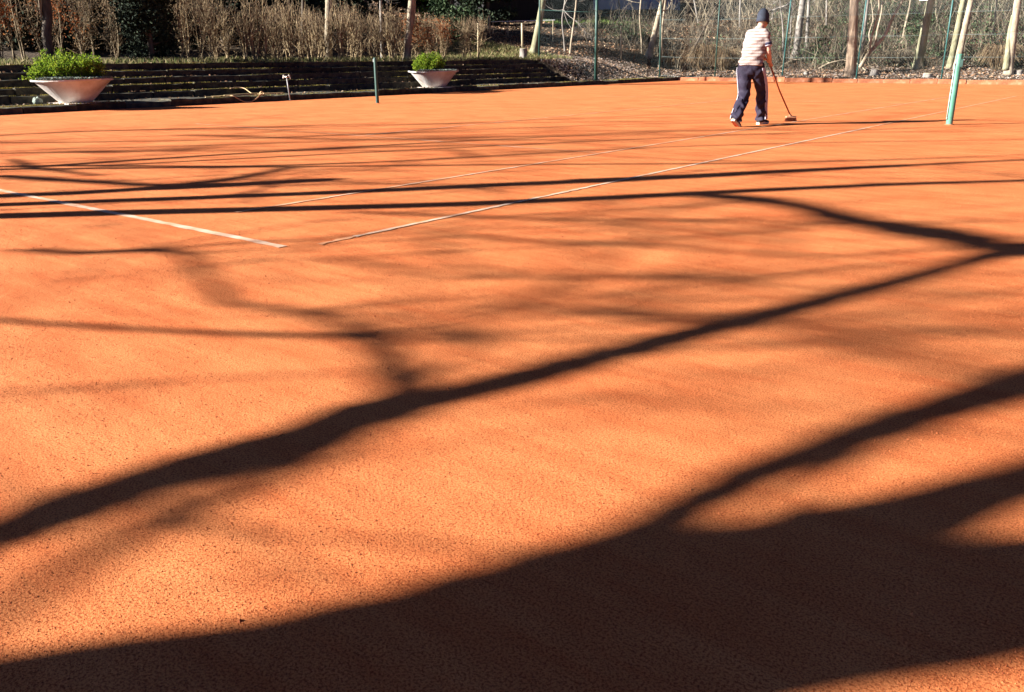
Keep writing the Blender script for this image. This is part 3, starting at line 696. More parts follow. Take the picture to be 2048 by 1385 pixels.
def ell(mb, c, r, k=16, n=10):
    th = np.linspace(-math.pi / 2, math.pi / 2, n)
    c = np.array(c, float); r = np.array(r, float)
    P = c + np.stack([np.zeros(n), np.zeros(n), np.sin(th) * r[2]], -1)
    R1 = np.maximum(np.cos(th), .02) * r[0]; R2 = np.maximum(np.cos(th), .02) * r[1]
    ph = np.arange(k) * 2 * math.pi / k
    V = P[:, None] + R1[:, None, None] * np.cos(ph)[None, :, None] * np.array([1, 0, 0]) + R2[:, None, None] * np.sin(ph)[None, :, None] * np.array([0, 1, 0])
    i, j = np.meshgrid(np.arange(n - 1), np.arange(k), indexing='ij'); j2 = (j + 1) % k
    b = mb.n
    mb.add(V.reshape(-1, 3), np.stack([i * k + j, i * k + j2, (i + 1) * k + j2, (i + 1) * k + j], -1).reshape(-1, 4))
    mb.add(np.zeros((0, 3)), np.zeros((0, 3), int)) if False else None
    jj = np.arange(k); jn = (jj + 1) % k; b2 = mb.n
    mb.v.append(np.stack([P[0] - [0, 0, 1e-3], P[-1] + [0, 0, 1e-3]])); mb.n += 2
    F3 = np.concatenate([np.stack([np.full(k, b2), b + jn, b + jj], -1), np.stack([np.full(k, b2 + 1), b + (n - 1) * k + jj, b + (n - 1) * k + jn], -1)])
    mb.f.append(F3); mb.m.append(np.zeros(len(F3), int))
PO = np.array([-1.735, 10.38, 0.0])
def L_(x, y, z): return PO + np.array([x, y, z])        # x to his right, y ahead, z up
person = empty('person', PO, 'person in dark beanie and striped shirt walking away sweeping the line', 'person')
hipc = L_(0, 0, .93); hL, hR = L_(-.10, -.01, .91), L_(.10, .02, .91)
kL, kR = L_(-.05, -.06, .47), L_(.115, .23, .50)
aL, aR = L_(.005, -.40, .135), L_(.10, .33, .10)
waist = L_(0, .02, 1.04); chest = L_(.0, .10, 1.25); neckb = L_(.01, .18, 1.44); headc = L_(.035, .245, 1.585)
sL, sR = on_y(1500, 70, PO[1] + .11), on_y(1530, 68, PO[1] + .13)

# broom first, the hands close on it
bh = on_z(1581, 243, 0.0); bh = np.array([bh[0], bh[1], 0.0])
handR = on_y(1541, 131, PO[1] + .34)
bdir = (bh + np.array([0, 0, .07])) - handR; blen = np.linalg.norm(bdir); bdir /= blen
btop = handR - bdir * .16
handL = handR - bdir * .11
eR = on_y(1537, 104, PO[1] + .10); eL = on_y(1511, 108, PO[1] + .34)

b = MB()
tube(b, smooth_path([hipc - [0, 0, .06], hipc, waist, chest, neckb - [0, 0, .05], neckb + [0, 0, .02]], 14), interp([.12, .145, .135, .165, .13, .06], 14), 16, R2=interp([.09, .105, .10, .115, .09, .055], 14), ref=(1, 0, 0))
tube(b, smooth_path([neckb - [0, 0, .04], (neckb + headc) / 2, headc], 6), .056, 12)
for h_, k_, a_ in ((hL, kL, aL), (hR, kR, aR)):
    tube(b, smooth_path([h_, (h_ + k_) / 2, k_, (k_ * .55 + a_ * .45), a_], 14), interp([.085, .078, .054, .054, .036], 14), 12)
for s_, e_, w_ in ((sL, eL, handL), (sR, eR, handR)):
    wr = w_ + (e_ - w_) / np.linalg.norm(e_ - w_) * .075
    tube(b, smooth_path([s_, (s_ + e_) / 2, e_, e_ * .5 + wr * .5, wr], 14), interp([.055, .047, .039, .037, .026], 14), 12)
    # palm and curled fingers round the handle
    dv = (w_ - e_) / np.linalg.norm(w_ - e_); sv = np.cross(bdir, dv); sv /= np.linalg.norm(sv); fv = np.cross(sv, bdir)
    pc = w_ - fv * .022
    tube(b, [wr, (wr + pc) / 2, pc + bdir * .004], [.026, .031, .03], 10, R2=[.02, .019, .016], ref=tuple(bdir))
    for q in range(4):
        o0 = pc + bdir * (-.030 + .020 * q); ln = [.9, 1.0, .96, .8][q]
        pts = [o0, o0 + sv * .022 * ln + fv * .006, w_ + bdir * (-.030 + .020 * q) + sv * .024 * ln + fv * .012, w_ + bdir * (-.030 + .020 * q) + fv * .026 * ln + sv * .004, w_ + bdir * (-.030 + .020 * q) + fv * .018 - sv * .016]
        tube(b, smooth_path(pts, 9), np.linspace(.0095, .0078, 9), 7)
    tube(b, smooth_path([pc - sv * .016, w_ - sv * .022 + bdir * -.014, w_ - sv * .014 + fv * .018 + bdir * -.024], 7), np.linspace(.012, .009, 7), 7)
# head with jaw, nose, ears and brow; looks down along the broom
ell(b, headc + [0, .0, .03], (.074, .094, .10)); ell(b, headc + [0, .035, -.045], (.056, .065, .066))
tube(b, [headc + [0, .085, .02], headc + [0, .112, -.018], headc + [0, .098, -.028]], [.010, .015, .013], 8)
tube(b, smooth_path([headc + [-.026, .088, -.056], headc + [0, .098, -.054], headc + [.026, .088, -.056]], 6), .008, 6)
tube(b, [headc + [-.045, .083, .04], headc + [0, .094, .042], headc + [.045, .083, .04]], .009, 6)
for s_ in (-1, 1):
    tube(b, smooth_path([headc + [s_ * .074, -.006, .028], headc + [s_ * .088, -.018, .012], headc + [s_ * .080, -.006, -.026]], 7), .012, 8)
for a_ in (aL, aR): tube(b, [a_, a_ - [0, -.05, .05]], [.036, .032], 8)
mesh_child('body', remesh(b, .0075, 3), M['skin'], person)
for s_ in (-1, 1):
    e = MB(); ell(e, headc + [s_ * .030, .084, .018], (.011, .009, .010), 10, 7); e.build('eye', M['white'], person, smooth=True)
e = MB(); ell(e, headc + [0, -.012, .0], (.077, .088, .075)); mesh_child('hair', remesh(e, .008, 2), M['hair'], person)
# beanie with turned-up rim
hs = 14; th = np.linspace(0, 1, hs)
prof = [(.084, -.062), (.090, -.045), (.0905, -.012), (.087, -.006), (.087, .03), (.083, .06), (.074, .09), (.060, .118), (.040, .142), (.018, .157), (.001, .162)]
e = MB(); lathe(e, prof, 26, (0, 0, 0)); V = e.v[0]; V[:, 0] *= 1.08; V[:, 1] *= 1.24; tl = math.radians(14)
V[:] = np.stack([V[:, 0], V[:, 1] * math.cos(tl) + V[:, 2] * -math.sin(tl) * -.4, V[:, 2] * math.cos(tl) - V[:, 1] * math.sin(tl)], -1) + headc + np.array([0, -.015, .022])
e.build('beanie', M['knit'], person, smooth=True)
# shirt
b = MB()
tube(b, smooth_path([L_(0, -.01, .90), L_(0, .0, .96), waist + [0, 0, 0], L_(0, .06, 1.14), chest, L_(.005, .145, 1.36), neckb - [0, .01, .0], neckb + [0, .01, .035]], 22), interp([.20, .197, .187, .185, .198, .188, .09, .066], 22), 22, R2=interp([.145, .145, .135, .135, .140, .115, .07, .064], 22), ref=(1, 0, 0))
for s_, e_ in ((sL, eL), (sR, eR)):
    m_ = s_ * .3 + e_ * .7
    tube(b, smooth_path([s_ + (L_(0, .13, 1.39) - s_) * .45, s_, (s_ + m_) / 2, m_], 9), interp([.075, .078, .070, .066], 9), 14)
tube(b, smooth_path([sL + [.03, 0, .01], neckb + [0, -.01, .01], sR + [-.03, 0, .01]], 9), interp([.05, .058, .05], 9), 12)
sh = remesh(b, .012, 4)
v = np.zeros(len(sh.vertices) * 3, np.float32); sh.vertices.foreach_get('co', v); v = v.reshape(-1, 3)
w = v - PO; fold = .010 * np.sin(w[:, 2] * 26 + w[:, 0] * 22 + w[:, 1] * 9) * np.clip((1.30 - w[:, 2]) * 3, 0, 1) + .006 * np.sin(w[:, 2] * 47 - w[:, 0] * 31)
cxy = np.array([PO[0], PO[1] + .04]); d = v[:, :2] - cxy; d /= np.linalg.norm(d, axis=1)[:, None] + 1e-6
v[:, :2] += d * fold[:, None]; sh.vertices.foreach_set('co', v.ravel())
mesh_child('shirt', sh, M['shirt'], person)
for s_, e_ in ((sL, eL), (sR, eR)):
    e = MB(); A = s_ * .46 + e_ * .54; Bp = s_ * .33 + e_ * .67; tube(e, [A, (A + Bp) / 2, Bp], .0735, 18); e.build('sleeve_band', M['cuff'], person, smooth=True)
    e = MB(); A = s_ * .33 + e_ * .67; Bp = s_ * .28 + e_ * .72; tube(e, [A, (A + Bp) / 2, Bp], .072, 18); e.build('sleeve_hem', M['stripe'], person, smooth=True)
# trousers
b = MB()
tube(b, smooth_path([L_(0, .0, .99), hipc, L_(0, .0, .84), L_(0, .0, .77)], 9), interp([.165, .178, .18, .12], 9), 20, R2=interp([.115, .13, .13, .10], 9), ref=(1, 0, 0))
legs = {}
for nm, h_, k_, a_, sx in (('l', hL, kL, aL, -1), ('r', hR, kR, aR, 1)):
    path = smooth_path([h_ + [0, 0, .05], h_ - [0, 0, .06], (h_ + k_) / 2, k_, k_ * .5 + a_ * .5 + [0, -.01, 0], a_ + [0, 0, .03], a_ - [0, 0, .045]], 26)
    rad = interp([.098, .112, .105, .088, .088, .086, .092], 26)
    legs[nm] = (path, rad, sx); tube(b, path, rad, 16, ref=(1, 0, 0))
tr = remesh(b, .012, 4)
v = np.zeros(len(tr.vertices) * 3, np.float32); tr.vertices.foreach_get('co', v); v = v.reshape(-1, 3); w = v - PO
low = np.clip((.62 - w[:, 2]) * 3, 0, 1)
amp = (.006 + .010 * low) * np.sin(w[:, 2] * 42 + np.sin(w[:, 0] * 30 + w[:, 1] * 25) * 1.4)
v[:, 0] += amp * np.sign(w[:, 0]); v[:, 1] -= amp * .8; tr.vertices.foreach_set('co', v.ravel())
mesh_child('trousers', tr, M['trouser'], person)
for nm, (path, rad, sx) in legs.items():
    for q in range(3):
        e = MB(); ang = (q - 1) * .24 - .15
        n = len(path) - 5
        off = np.stack([np.full(n, sx * math.cos(ang)), np.full(n, math.sin(ang)), np.zeros(n)], -1)
        P = path[3:3 + n] + off * (rad[3:3 + n] + .013)[:, None]
        wv = np.array([-sx * math.sin(ang), math.cos(ang), 0]) * .0095
        V = np.stack([P - wv, P + wv + off * .001, P + wv - off * .012, P - wv - off * .012], 1).reshape(-1, 3)
        k_ = np.arange(n - 1)[:, None] * 4
        for l in range(4): e.add(V if l == 0 else np.zeros((0, 3)), (k_ + np.array([[l, (l + 1) % 4, 4 + (l + 1) % 4, 4 + l]])) - (0 if l == 0 else len(V)))
        e.build('side_stripe', M['stripe'], person, smooth=True)
# shoes: rear foot on its toe, front foot flat
def shoe(ankle, pitch, yaw):
    t_ = empty('shoe', ankle); t_.parent = person; t_.location = tuple(ankle - PO); t_['_w'] = [float(a) for a in ankle]
    cp, sp_ = math.cos(pitch), math.sin(pitch); cyw, syw = math.cos(yaw), math.sin(yaw)
    def tf(P):
        P = np.array(P, float); y, z = P[:, 1] * cp - P[:, 2] * sp_, P[:, 1] * sp_ + P[:, 2] * cp
        return np.stack([P[:, 0] * cyw + y * syw, -P[:, 0] * syw + y * cyw, z], -1) + ankle
    u = MB(); tube(u, tf([[0, -.075, -.04], [0, -.03, -.038], [0, .04, -.05], [0, .11, -.062], [0, .165, -.07], [0, .19, -.076]]), [.034, .042, .045, .045, .038, .015], 14, R2=[.035, .044, .038, .03, .024, .01], ref=(1, 0, 0))
    u.build('shoe_upper', M['shoe'], t_, smooth=True).parent = t_
    s2 = MB(); out = [(-.032, -.08), (-.04, -.03), (-.041, .05), (-.046, .12), (-.03, .185), (0, .20), (.03, .185), (.046, .12), (.041, .05), (.04, -.03), (.032, -.08), (0, -.092)]
    top = tf([[x, y, -.066 - max(0, y) * .05] for x, y in out]); bot = tf([[x * .97, y * .98, -.098 + max(0, y - .1) * .08] for x, y in out]); n = len(out)
    V = np.vstack([top, bot]); i = np.arange(n); s2.add(V, np.stack([i, (i + 1) % n, (i + 1) % n + n, i + n], -1)[:, ::-1])
    c = MB.__new__(MB)
    s2.add(np.vstack([top, top.mean(0)[None]]), np.stack([i, (i + 1) % n, np.full(n, n)], -1)); s2.build('sole', M['sole'], t_)
    s3 = MB(); bb = tf([[x * .9, y * .93, -.0995 + max(0, y - .1) * .08] for x, y in out]); s3.add(np.vstack([bb, bb.mean(0)[None]]), np.stack([(i + 1) % n, i, np.full(n, n)], -1)); s3.build('tread', M['redsole'], t_)
    for sx in (-1, 1):
        for q in range(2):
            s4 = MB(); A = tf([[sx * .040, .015 + q * .03, -.068], [sx * .037, .03 + q * .03, -.045], [sx * .028, .045 + q * .03, -.026]]); tube(s4, A, .006, 5); s4.build('shoe_stripe', M['stripe'], t_)
shoe(aL, math.radians(-33), math.radians(8))
shoe(aR + np.array([0, 0, .0]), math.radians(2), math.radians(14))

broom = empty('broom', bh, 'long red handled line broom held by the person', 'broom')
m = MB(); tube(m, [btop, (btop + bh) / 2, bh + [0, 0, .075]], [.0125, .0125, .0115], 10); m.build('handle', M['handle'], broom, smooth=True)
hd = np.array([RIGHT[0], RIGHT[1], 0]); hd /= np.linalg.norm(hd); ang = math.atan2(hd[1], hd[0])
m = MB(); box(m, bh + [0, 0, .07], (.17, .07, .035), bev=.008, rot=ang); m.build('brush_block', M['brushwood'], broom)
m = MB(); tube(m, [bh + [0, 0, .08] - bdir * 0, bh + [0, 0, .07] - bdir * .07], [.02, .016], 10); m.build('socket', M['brushwood'], broom, smooth=True)
m = MB(); n = 500; u = rng.uniform(-.082, .082, n); v_ = rng.uniform(-.03, .03, n); nd = np.array([-hd[1], hd[0], 0])
A = bh + u[:, None] * hd + v_[:, None] * nd + [0, 0, .056]; twigs(m, A, A * [1, 1, 0] + [0, 0, .001] + rng.normal(0, .008, (n, 3)) * [1, 1, 0] + (u[:, None] * hd) * .12, .003, .002, .02); m.build('bristles', M['bristle'], broom, kind='stuff')

# ------------------------------------------------------------------ hedge along the top of the terrace
HX = -19.25
def hy(px, x=HX): return on_x(px, 100, x)[1]
def hedge(label, y0, y1, h, spacing, leafmat, nleaf, ntwig, stem_r=.022, leaf_size=.06, top_russet=0, group='hedge lengths along the terrace top', xx=HX, depth=.45, stemmat='stem', leaf_lo=.12):
    base = np.array([xx, (y0 + y1) / 2, float(gz(xx, (y0 + y1) / 2))])
    t = empty('hedge', base, label, 'hedge', group)
    tw = MB(); lf = MB(); ru = MB()
    y = y0 + spacing * .3
    while y < y1:
        x = xx + rng.uniform(-depth, depth) * .6; z = float(gz(x, y)) - .03
        root = np.array([x, y, z]); m = MB()
        ns = rng.integers(2, 5)
        hh = h * rng.uniform(.74, 1.1)
        for q in range(ns):
            r0 = stem_r * rng.uniform(.6, 1.5)
            lean = rng.normal(0, .17, 2)
            top = root + np.array([lean[0], lean[1], hh * rng.uniform(.55, .92)])
            mid = root + (top - root) * .45 + np.array([rng.normal(0, .05), rng.normal(0, .06), 0])
            P = smooth_path([root + np.append(rng.normal(0, .04, 2), 0), mid, top], 9)
            tube(m, P, np.linspace(r0, r0 * .4, 9), 6, cap=False, jit=.08)
            # forks
            for f in range(3):
                i = rng.integers(2, 7); e = P[i] + np.array([rng.normal(0, .2), rng.normal(0, .24), rng.uniform(.3, .75) * hh * .6])
                e[2] = min(e[2], z + hh)
                Q = smooth_path([P[i], (P[i] + e) / 2 + np.append(rng.normal(0, .05, 2), 0), e], 7); tube(m, Q, np.linspace(r0 * .55, r0 * .22, 7), 5, cap=False)
                n = int(ntwig * .16); k = rng.integers(1, 7, n); A = Q[k]; D = rng.normal(0, .16, (n, 3)) + [0, 0, .16]; twigs(tw, A, A + D, .0045, .0022, .12)
            n = int(ntwig * .5); k = rng.integers(1, 9, n); A = P[k]; D = rng.normal(0, .17, (n, 3)) + [0, 0, .17]; twigs(tw, A, A + D, .005, .0022, .12)
        m.build('stem', M[stemmat], t, smooth=True)
        n = int(ntwig * 1.2); A = root + np.stack([rng.normal(0, depth * .55, n), rng.uniform(-spacing * .6, spacing * .6, n), rng.uniform(.62, .93, n) * hh], -1)
        twigs(tw, A, A + rng.normal(0, .07, (n, 3)) + np.stack([np.zeros(n), np.zeros(n), rng.uniform(.12, .3, n)], -1), .0045, .002, .06)
        n = int(nleaf); zz = rng.uniform(leaf_lo, 1.0, n) ** .8
        C = root + np.stack([rng.normal(0, depth * .6, n), rng.uniform(-spacing * .65, spacing * .65, n), zz * hh], -1)
        cl = np.sin(C[:, 1] * 5.3 + C[:, 2] * 4) * np.sin(C[:, 2] * 6.1 - C[:, 0] * 5 + C[:, 1] * 2)
        C = C[cl > rng.uniform(-1.1, .55, n)]
        leaves(lf, C, leaf_size)
        if top_russet:
            n = int(top_russet); C = root + np.stack([rng.normal(0, depth * .5, n), rng.uniform(-spacing * .6, spacing * .6, n), np.clip(rng.normal(.72, .16, n), .2, 1) * hh], -1)
            cl = np.sin(C[:, 1] * 4.1 + C[:, 2] * 3); C = C[cl > rng.uniform(-.7, .8, n)]; leaves(ru, C, .07)
        y += spacing * rng.uniform(.8, 1.2)
    tw.build('twigs', M['twig'], t, kind='stuff'); lf.build('leaves', M[leafmat], t, kind='stuff')
    if ru.n: ru.build('russet_leaves', M['russet'], t, kind='stuff')
    return t
hedge('hedge length with russet leaves at the left edge behind the large planter', 5.3, hy(165, -22.3), 2.5, .34, 'tanleaf', 169, 40, top_russet=600, xx=-22.3, stemmat='stem_dark')
hedge('dark leafy hedge length right of the pollarded trunk', hy(165, -22.3), hy(245, -22.3), 2.5, .34, 'tanleaf', 338, 50, xx=-22.3, stemmat='stem_dark')
hedge('shaded twiggy hedge length just right of the dark yew', hy(360, -20.8), hy(480, -20.8), 2.25, .34, 'tanleaf', 247, 56, stem_r=.02, xx=-20.8)
hedge('tan hedge length of bare forked stems behind the standpipe', hy(480, -20.3), hy(655, -20.3), 1.98, .34, 'tanleaf', 169, 52, stem_r=.027, xx=-20.3)
hedge('tan hedge length of bare stems left of the twin birch trunk', hy(655, -20.2), hy(815, -20.2), 1.9, .34, 'tanleaf', 169, 52, stem_r=.028, xx=-20.2)
hedge('hedge length with a russet top behind the smaller planter', hy(825, -20), hy(905, -20), 1.8, .34, 'tanleaf', 169, 52, top_russet=420, xx=-20)
hedge('small separate twiggy bush at the right end of the hedge', hy(918, -19.8), hy(952, -19.8), 1.55, .5, 'tanleaf', 120, 70, depth=.35, xx=-19.8)

def evergreen(name, label, base, h, w, n, size, leafmat, cat='evergreen', droop=False, trunk_r=.09, group=None, taper=.7, lobes=26):
    base = np.array(base, float)
    t = empty(name, base, label, cat, group)
    m = MB(); tube(m, smooth_path([base - [0, 0, .1], base + [.03, 0, h * .5], base + [0, .03, h * .92]], 10), np.linspace(trunk_r, trunk_r * .2, 10), 8)
    lf = MB()
    for q in range(lobes):
        u = rng.uniform(.04, .97); rad = w * (1 - taper * u ** 1.6) * rng.uniform(.55, 1.0); a = rng.uniform(0, 6.28)
        c = base + np.array([math.cos(a) * rad * .6, math.sin(a) * rad * .6, u * h])
        tube(m, smooth_path([base + [0, 0, u * h * .8], (c + base + [0, 0, u * h * .85]) / 2, c], 6), np.linspace(.03, .008, 6), 5, cap=False)
        k = n // lobes; d = rng.normal(0, 1, (k, 3)); d /= np.linalg.norm(d, axis=1)[:, None]
        s = np.array([w * .42, w * .42, h * .12 + .1]) * rng.uniform(.7, 1.2)
        P = c + d * s * rng.uniform(.35, 1.0, (k, 1))
        if droop: P[:, 2] -= np.abs(rng.normal(0, .25, k))
        P = P[P[:, 2] > base[2] + .02]
        leaves(lf, P, size, aspect=.45 if droop else .55)
    m.build('trunk', M['bark_dark'], t, smooth=True); lf.build('crown', M[leafmat], t)
    return t
def gp(x, y): return (x, y, float(gz(x, y)))
evergreen('yew', 'tall dark yew standing in a gap of the hedge', gp(-20.6, hy(302, -20.6)), 3.5, 1.1, 12000, .11, 'darkleaf', 'evergreen', taper=.3, lobes=48)

# ------------------------------------------------------------------ trees
def grow(t, P, R, material, n, lmin, lmax, r, i0=.45):
    """bare crown: limbs in the upper part with shoots"""
    m = MB(); k0 = int(len(P) * i0); sprout(m, P[k0:], R[k0:], n, lmin, lmax, .7, r, upw=.55); m.build('crown', M[material], t)
def back_tree(label, px0, px1, Y, r, material, H=9, base_py=None, bend=0.0, name='tree', flare=1.5, crown=14, group='trees beyond the fence', x_plane=False, extra=(), rtop=.35):
    """px1 = foot, px0 = where the stem leaves the top of the picture"""
    if x_plane: A = on_x(px1, 110, Y); 
    else: A = on_y(px1, 110, Y)
    A[2] = float(gz(A[0], A[1])) - .08
    # lean is kept in the plane facing the viewpoint
    view = np.array([A[0] - CAM[0], A[1] - CAM[1]]); dist = np.linalg.norm(view)
    B = at_d(px0, 0, dist)
    D = (B - A) / (B[2] - A[2])
    pts = [A + D * u * H for u in (0, .12, .3, .5, .75, 1)]
    for q in range(1, 6): pts[q] = pts[q] + np.array([rng.normal(0, .02 + bend), rng.normal(0, .02 + bend), 0]) * (q > 1)
    t = empty(name, A, label, 'tree', group)
    n = 30; P = smooth_path(pts, n); R = r * (1 - (1 - rtop) * np.linspace(0, 1, n)); R[0] *= flare; R[1] *= 1 + (flare - 1) * .45; R[2] *= 1 + (flare - 1) * .15
    m = MB(); tube(m, P, R, 14, jit=.035); m.build('trunk', M[material], t, smooth=True)
    if crown: grow(t, P, R, material, crown, .8, 2.4, r * .3)
    return t, A, dist
def stem_on(t, trace, dist, r0, r1, material, name='stem'):
    pts = [at_d(x, y, dist + dd) for x, y, dd in trace]; n = 18
    m = MB(); tube(m, smooth_path(pts, n), np.linspace(r0, r1, n), 8, jit=.03); m.build(name, M[material], t, smooth=True)
back_tree('leaning pale tree with a dark cut patch near its foot', 1326, 1297, 36.9, .165, 'bark_pale')
t, A, d = back_tree('leaning pale grey tree beside the tall stump', 1087, 1066, 28.8, .17, 'bark_green', group='trees by the fence corner')
back_tree('thin dark forked sapling left of the thick dark fence post', 1122, 1130, 31.6, .045, 'bark_grey', H=5, name='sapling', group='saplings near the fence corner', crown=18, bend=.05)
back_tree('thin pale sapling with a dark split foot', 1151, 1140, 31.4, .055, 'bark_pale', H=5.5, name='sapling', group='saplings near the fence corner', crown=14, bend=.04)
back_tree('very thin wavy pale sapling left of the leaning pale tree', 1281, 1284, 37, .05, 'bark_pale', H=6, name='sapling', group='saplings near the fence corner', crown=10, bend=.07)
back_tree('pale slim tree right of the leaning pale tree', 1333, 1319, 35.8, .075, 'bark_pale', H=7, crown=10, bend=.04)
back_tree('dark thin trunk leaning far to the right behind the fence', 1440, 1363, 36, .05, 'bark_dark', H=6, crown=6)
back_tree('grey smooth tree left of the ridged trunk', 1606, 1591, 40.5, .19, 'bark_grey')
back_tree('thinner grey tree just behind the grey smooth tree', 1618, 1612, 42.5, .10, 'bark_grey', H=7)
back_tree('thick brown tree with ridged bark close to the fence', 1709, 1706, 34.9, .235, 'bark_ridged', flare=1.25)
back_tree('slim smooth tree just right of the ridged trunk', 1736, 1722, 39, .11, 'bark_grey', flare=1.2)
t = empty('multi_stem_tree', on_y(1722, 130, 35.6), 'pale low tree with several stems curving from one foot', 'tree', 'trees beyond the fence')
d0 = math.hypot(*(np.array(t['_w'])[:2] - CAM[:2]))
stem_on(t, [(1720, 136, 0), (1737, 108, .1), (1758, 85, .2), (1772, 68, .2), (1783, 40, .3), (1803, 4, .4), (1822, -40, .5), (1838, -110, .7)], d0, .085, .03, 'bark_pale')
stem_on(t, [(1739, 104, .1), (1742, 80, 0), (1752, 45, -.1), (1758, 15, -.2), (1756, -30, -.3), (1750, -90, -.3)], d0, .05, .02, 'bark_pale')
stem_on(t, [(1750, 92, .1), (1755, 60, .4), (1763, 25, .6), (1766, -10, .8), (1775, -70, .9)], d0, .045, .018, 'bark_pale')
stem_on(t, [(1745, 100, .1), (1738, 70, .6), (1746, 35, .9), (1738, -20, 1.1)], d0, .03, .012, 'bark_pale')
back_tree('broad greenish tree leaning right with a flared foot', 1862, 1838, 37.6, .20, 'bark_green', flare=1.7)
back_tree('left greenish stem of the pair behind the light green net post', 1928, 1903, 37.4, .145, 'bark_green', flare=1.3)
back_tree('right pinkish stem of the pair behind the light green net post', 1941, 1917, 37.0, .145, 'bark_pale', flare=1.3)
t, A, d = back_tree('pale double trunk tree near the right edge', 2036, 2023, 35.4, .165, 'bark_pale', flare=1.35)
stem_on(t, [(2012, 140, -.1), (2015, 110, -.1), (2019, 70, 0), (2026, 30, 0)], d, .13, .06, 'bark_green', 'second_trunk')
for px0, px1, Y, r, lb in ((1822, 1800, 43, .06, 'short pale snag left of the broad greenish tree'), (1995, 1980, 44, .06, 'pale slender stem between the pair and the right edge tree'), (1560, 1571, 39.5, .05, 'thin olive sapling right of the walking person'), (1585, 1579, 39.8, .035, 'thin forked sapling beside the grey smooth tree'), (1240, 1236, 45, .06, 'thin dark tree up the bank left of the wavy sapling'), (1480, 1476, 46, .07, 'dark thin tree up the bank behind the walking person'), (1655, 1648, 45, .06, 'thin dark tree up the bank left of the ridged trunk'), (1388, 1394, 47, .06, 'thin dark tree high up the bank behind the brambles')):
    back_tree(lb, px0, px1, Y, r, 'bark_grey' if 'pale' not in lb else 'bark_pale', H=6, crown=10, bend=.04, group='thin trees on the bank', flare=1.2)
# trees standing in or behind the hedge
def left_tree(label, px0, px1, X, r, material, **k): return back_tree(label, px0, px1, X, r, material, x_plane=True, group='trees behind the hedge', **k)
t, A, d = left_tree('pollarded dark trunk sprouting pale shoots behind the large planter', 93, 95, -21.2, .125, 'bark_dark', H=1.75, crown=0, flare=1.1, rtop=1.0)
m = MB()
for q in range(16):
    top = A + [0, 0, 1.7]; e = top + np.array([rng.normal(0, .3), rng.normal(0, .3), rng.uniform(.8, 1.7)])
    tube(m, smooth_path([top - [0, 0, rng.uniform(0, .5)], (top + e) / 2 + rng.normal(0, .05, 3), e], 7), np.linspace(.022, .008, 7), 5, cap=False)
m.build('shoots', M['bark_pale'], t)
left_tree('pale straight trunk rising behind the tan hedge', 656, 656, -21.6, .15, 'bark_pale')
t, A, d = left_tree('twin pale birch trunk standing in the hedge left of the russet bushes', 823, 812, -20.1, .15, 'bark_pale', flare=1.3)
stem_on(t, [(822, 60, .1), (827, 30, .1), (829, 0, .1), (828, -60, .2)], d, .07, .04, 'bark_pale', 'second_trunk')
left_tree('slim brown trunk behind the hedge left of the twin birch', 761, 764, -21.2, .07, 'bark_grey', H=7)
left_tree('slim trunk behind the hedge near the pale straight trunk', 605, 602, -22.3, .07, 'bark_dark', H=7)

# ------------------------------------------------------------------ stumps, logs, stakes
def stump(label, px, Y, r, h, top_py=None, lean=0.0, x_plane=False):
    A = on_x(px, 110, Y) if x_plane else on_y(px, 110, Y); A[2] = float(gz(A[0], A[1])) - .04
    t = empty('stump', A, label, 'stump', 'cut stumps'); m = MB()
    tube(m, smooth_path([A, A + [lean * .4, 0, h * .5], A + [lean, 0, h]], 7), r * np.array([1.35, 1.15, 1.05, 1, 1, .98, .97]), 12, jit=.05, cap=False); m.build('trunk', M['bark_grey'], t, smooth=True)
    m = MB(); P = A + np.array([lean, 0, h - .002]); th = np.arange(12) * 2 * math.pi / 12; m.add(np.vstack([P + np.stack([np.cos(th) * r * .97, np.sin(th) * r * .97, rng.normal(0, .006, 12)], -1), P + [0, 0, .012]]), [[q, (q + 1) % 12, 12] for q in range(12)])
    m.build('cut_face', M['cut'], t)
stump('tall dark stump with a side lobe left of the leaning pale grey tree', 1047, -18.9, .16, .50, x_plane=True)
stump('low pale topped stump behind the fence right of the walking person', 1616, 35.2, .11, .18)
stump('split brown stump right of the ridged trunk', 1753, 35.0, .16, .30, lean=.04)
stump('bright sawn log end standing left of a fence post', 1861, 34.6, .17, .20)
stump('pale sawn stump at the right edge beside the double trunk', 2043, 35.6, .16, .22)
def stake(label, px, py_top, py_bot, dist, r=.045):
    A = at_d(px, py_bot, dist); A[2] = float(gz(A[0], A[1])) - .1; B = at_d(px - 1, py_top, dist)
    m = MB(); tube(m, [A, (A + B) / 2, B], [r, r, r * .9], 8, jit=.05); m.build('stake', M['stakewood'], label=label, cat='stake', group='wooden stakes on the bank', origin=A, smooth=True)
stake('left wooden stake on the leafy bank by the small bush', 957, 47, 96, 39)
stake('wooden stake on the leafy bank above the tall stump', 1045, 47, 86, 41)
stake('short wooden stake at the end of the white rail', 979, 32, 45, 46)
stake('thin stake behind the fence among green brambles', 1243, 53, 100, 44, .04)

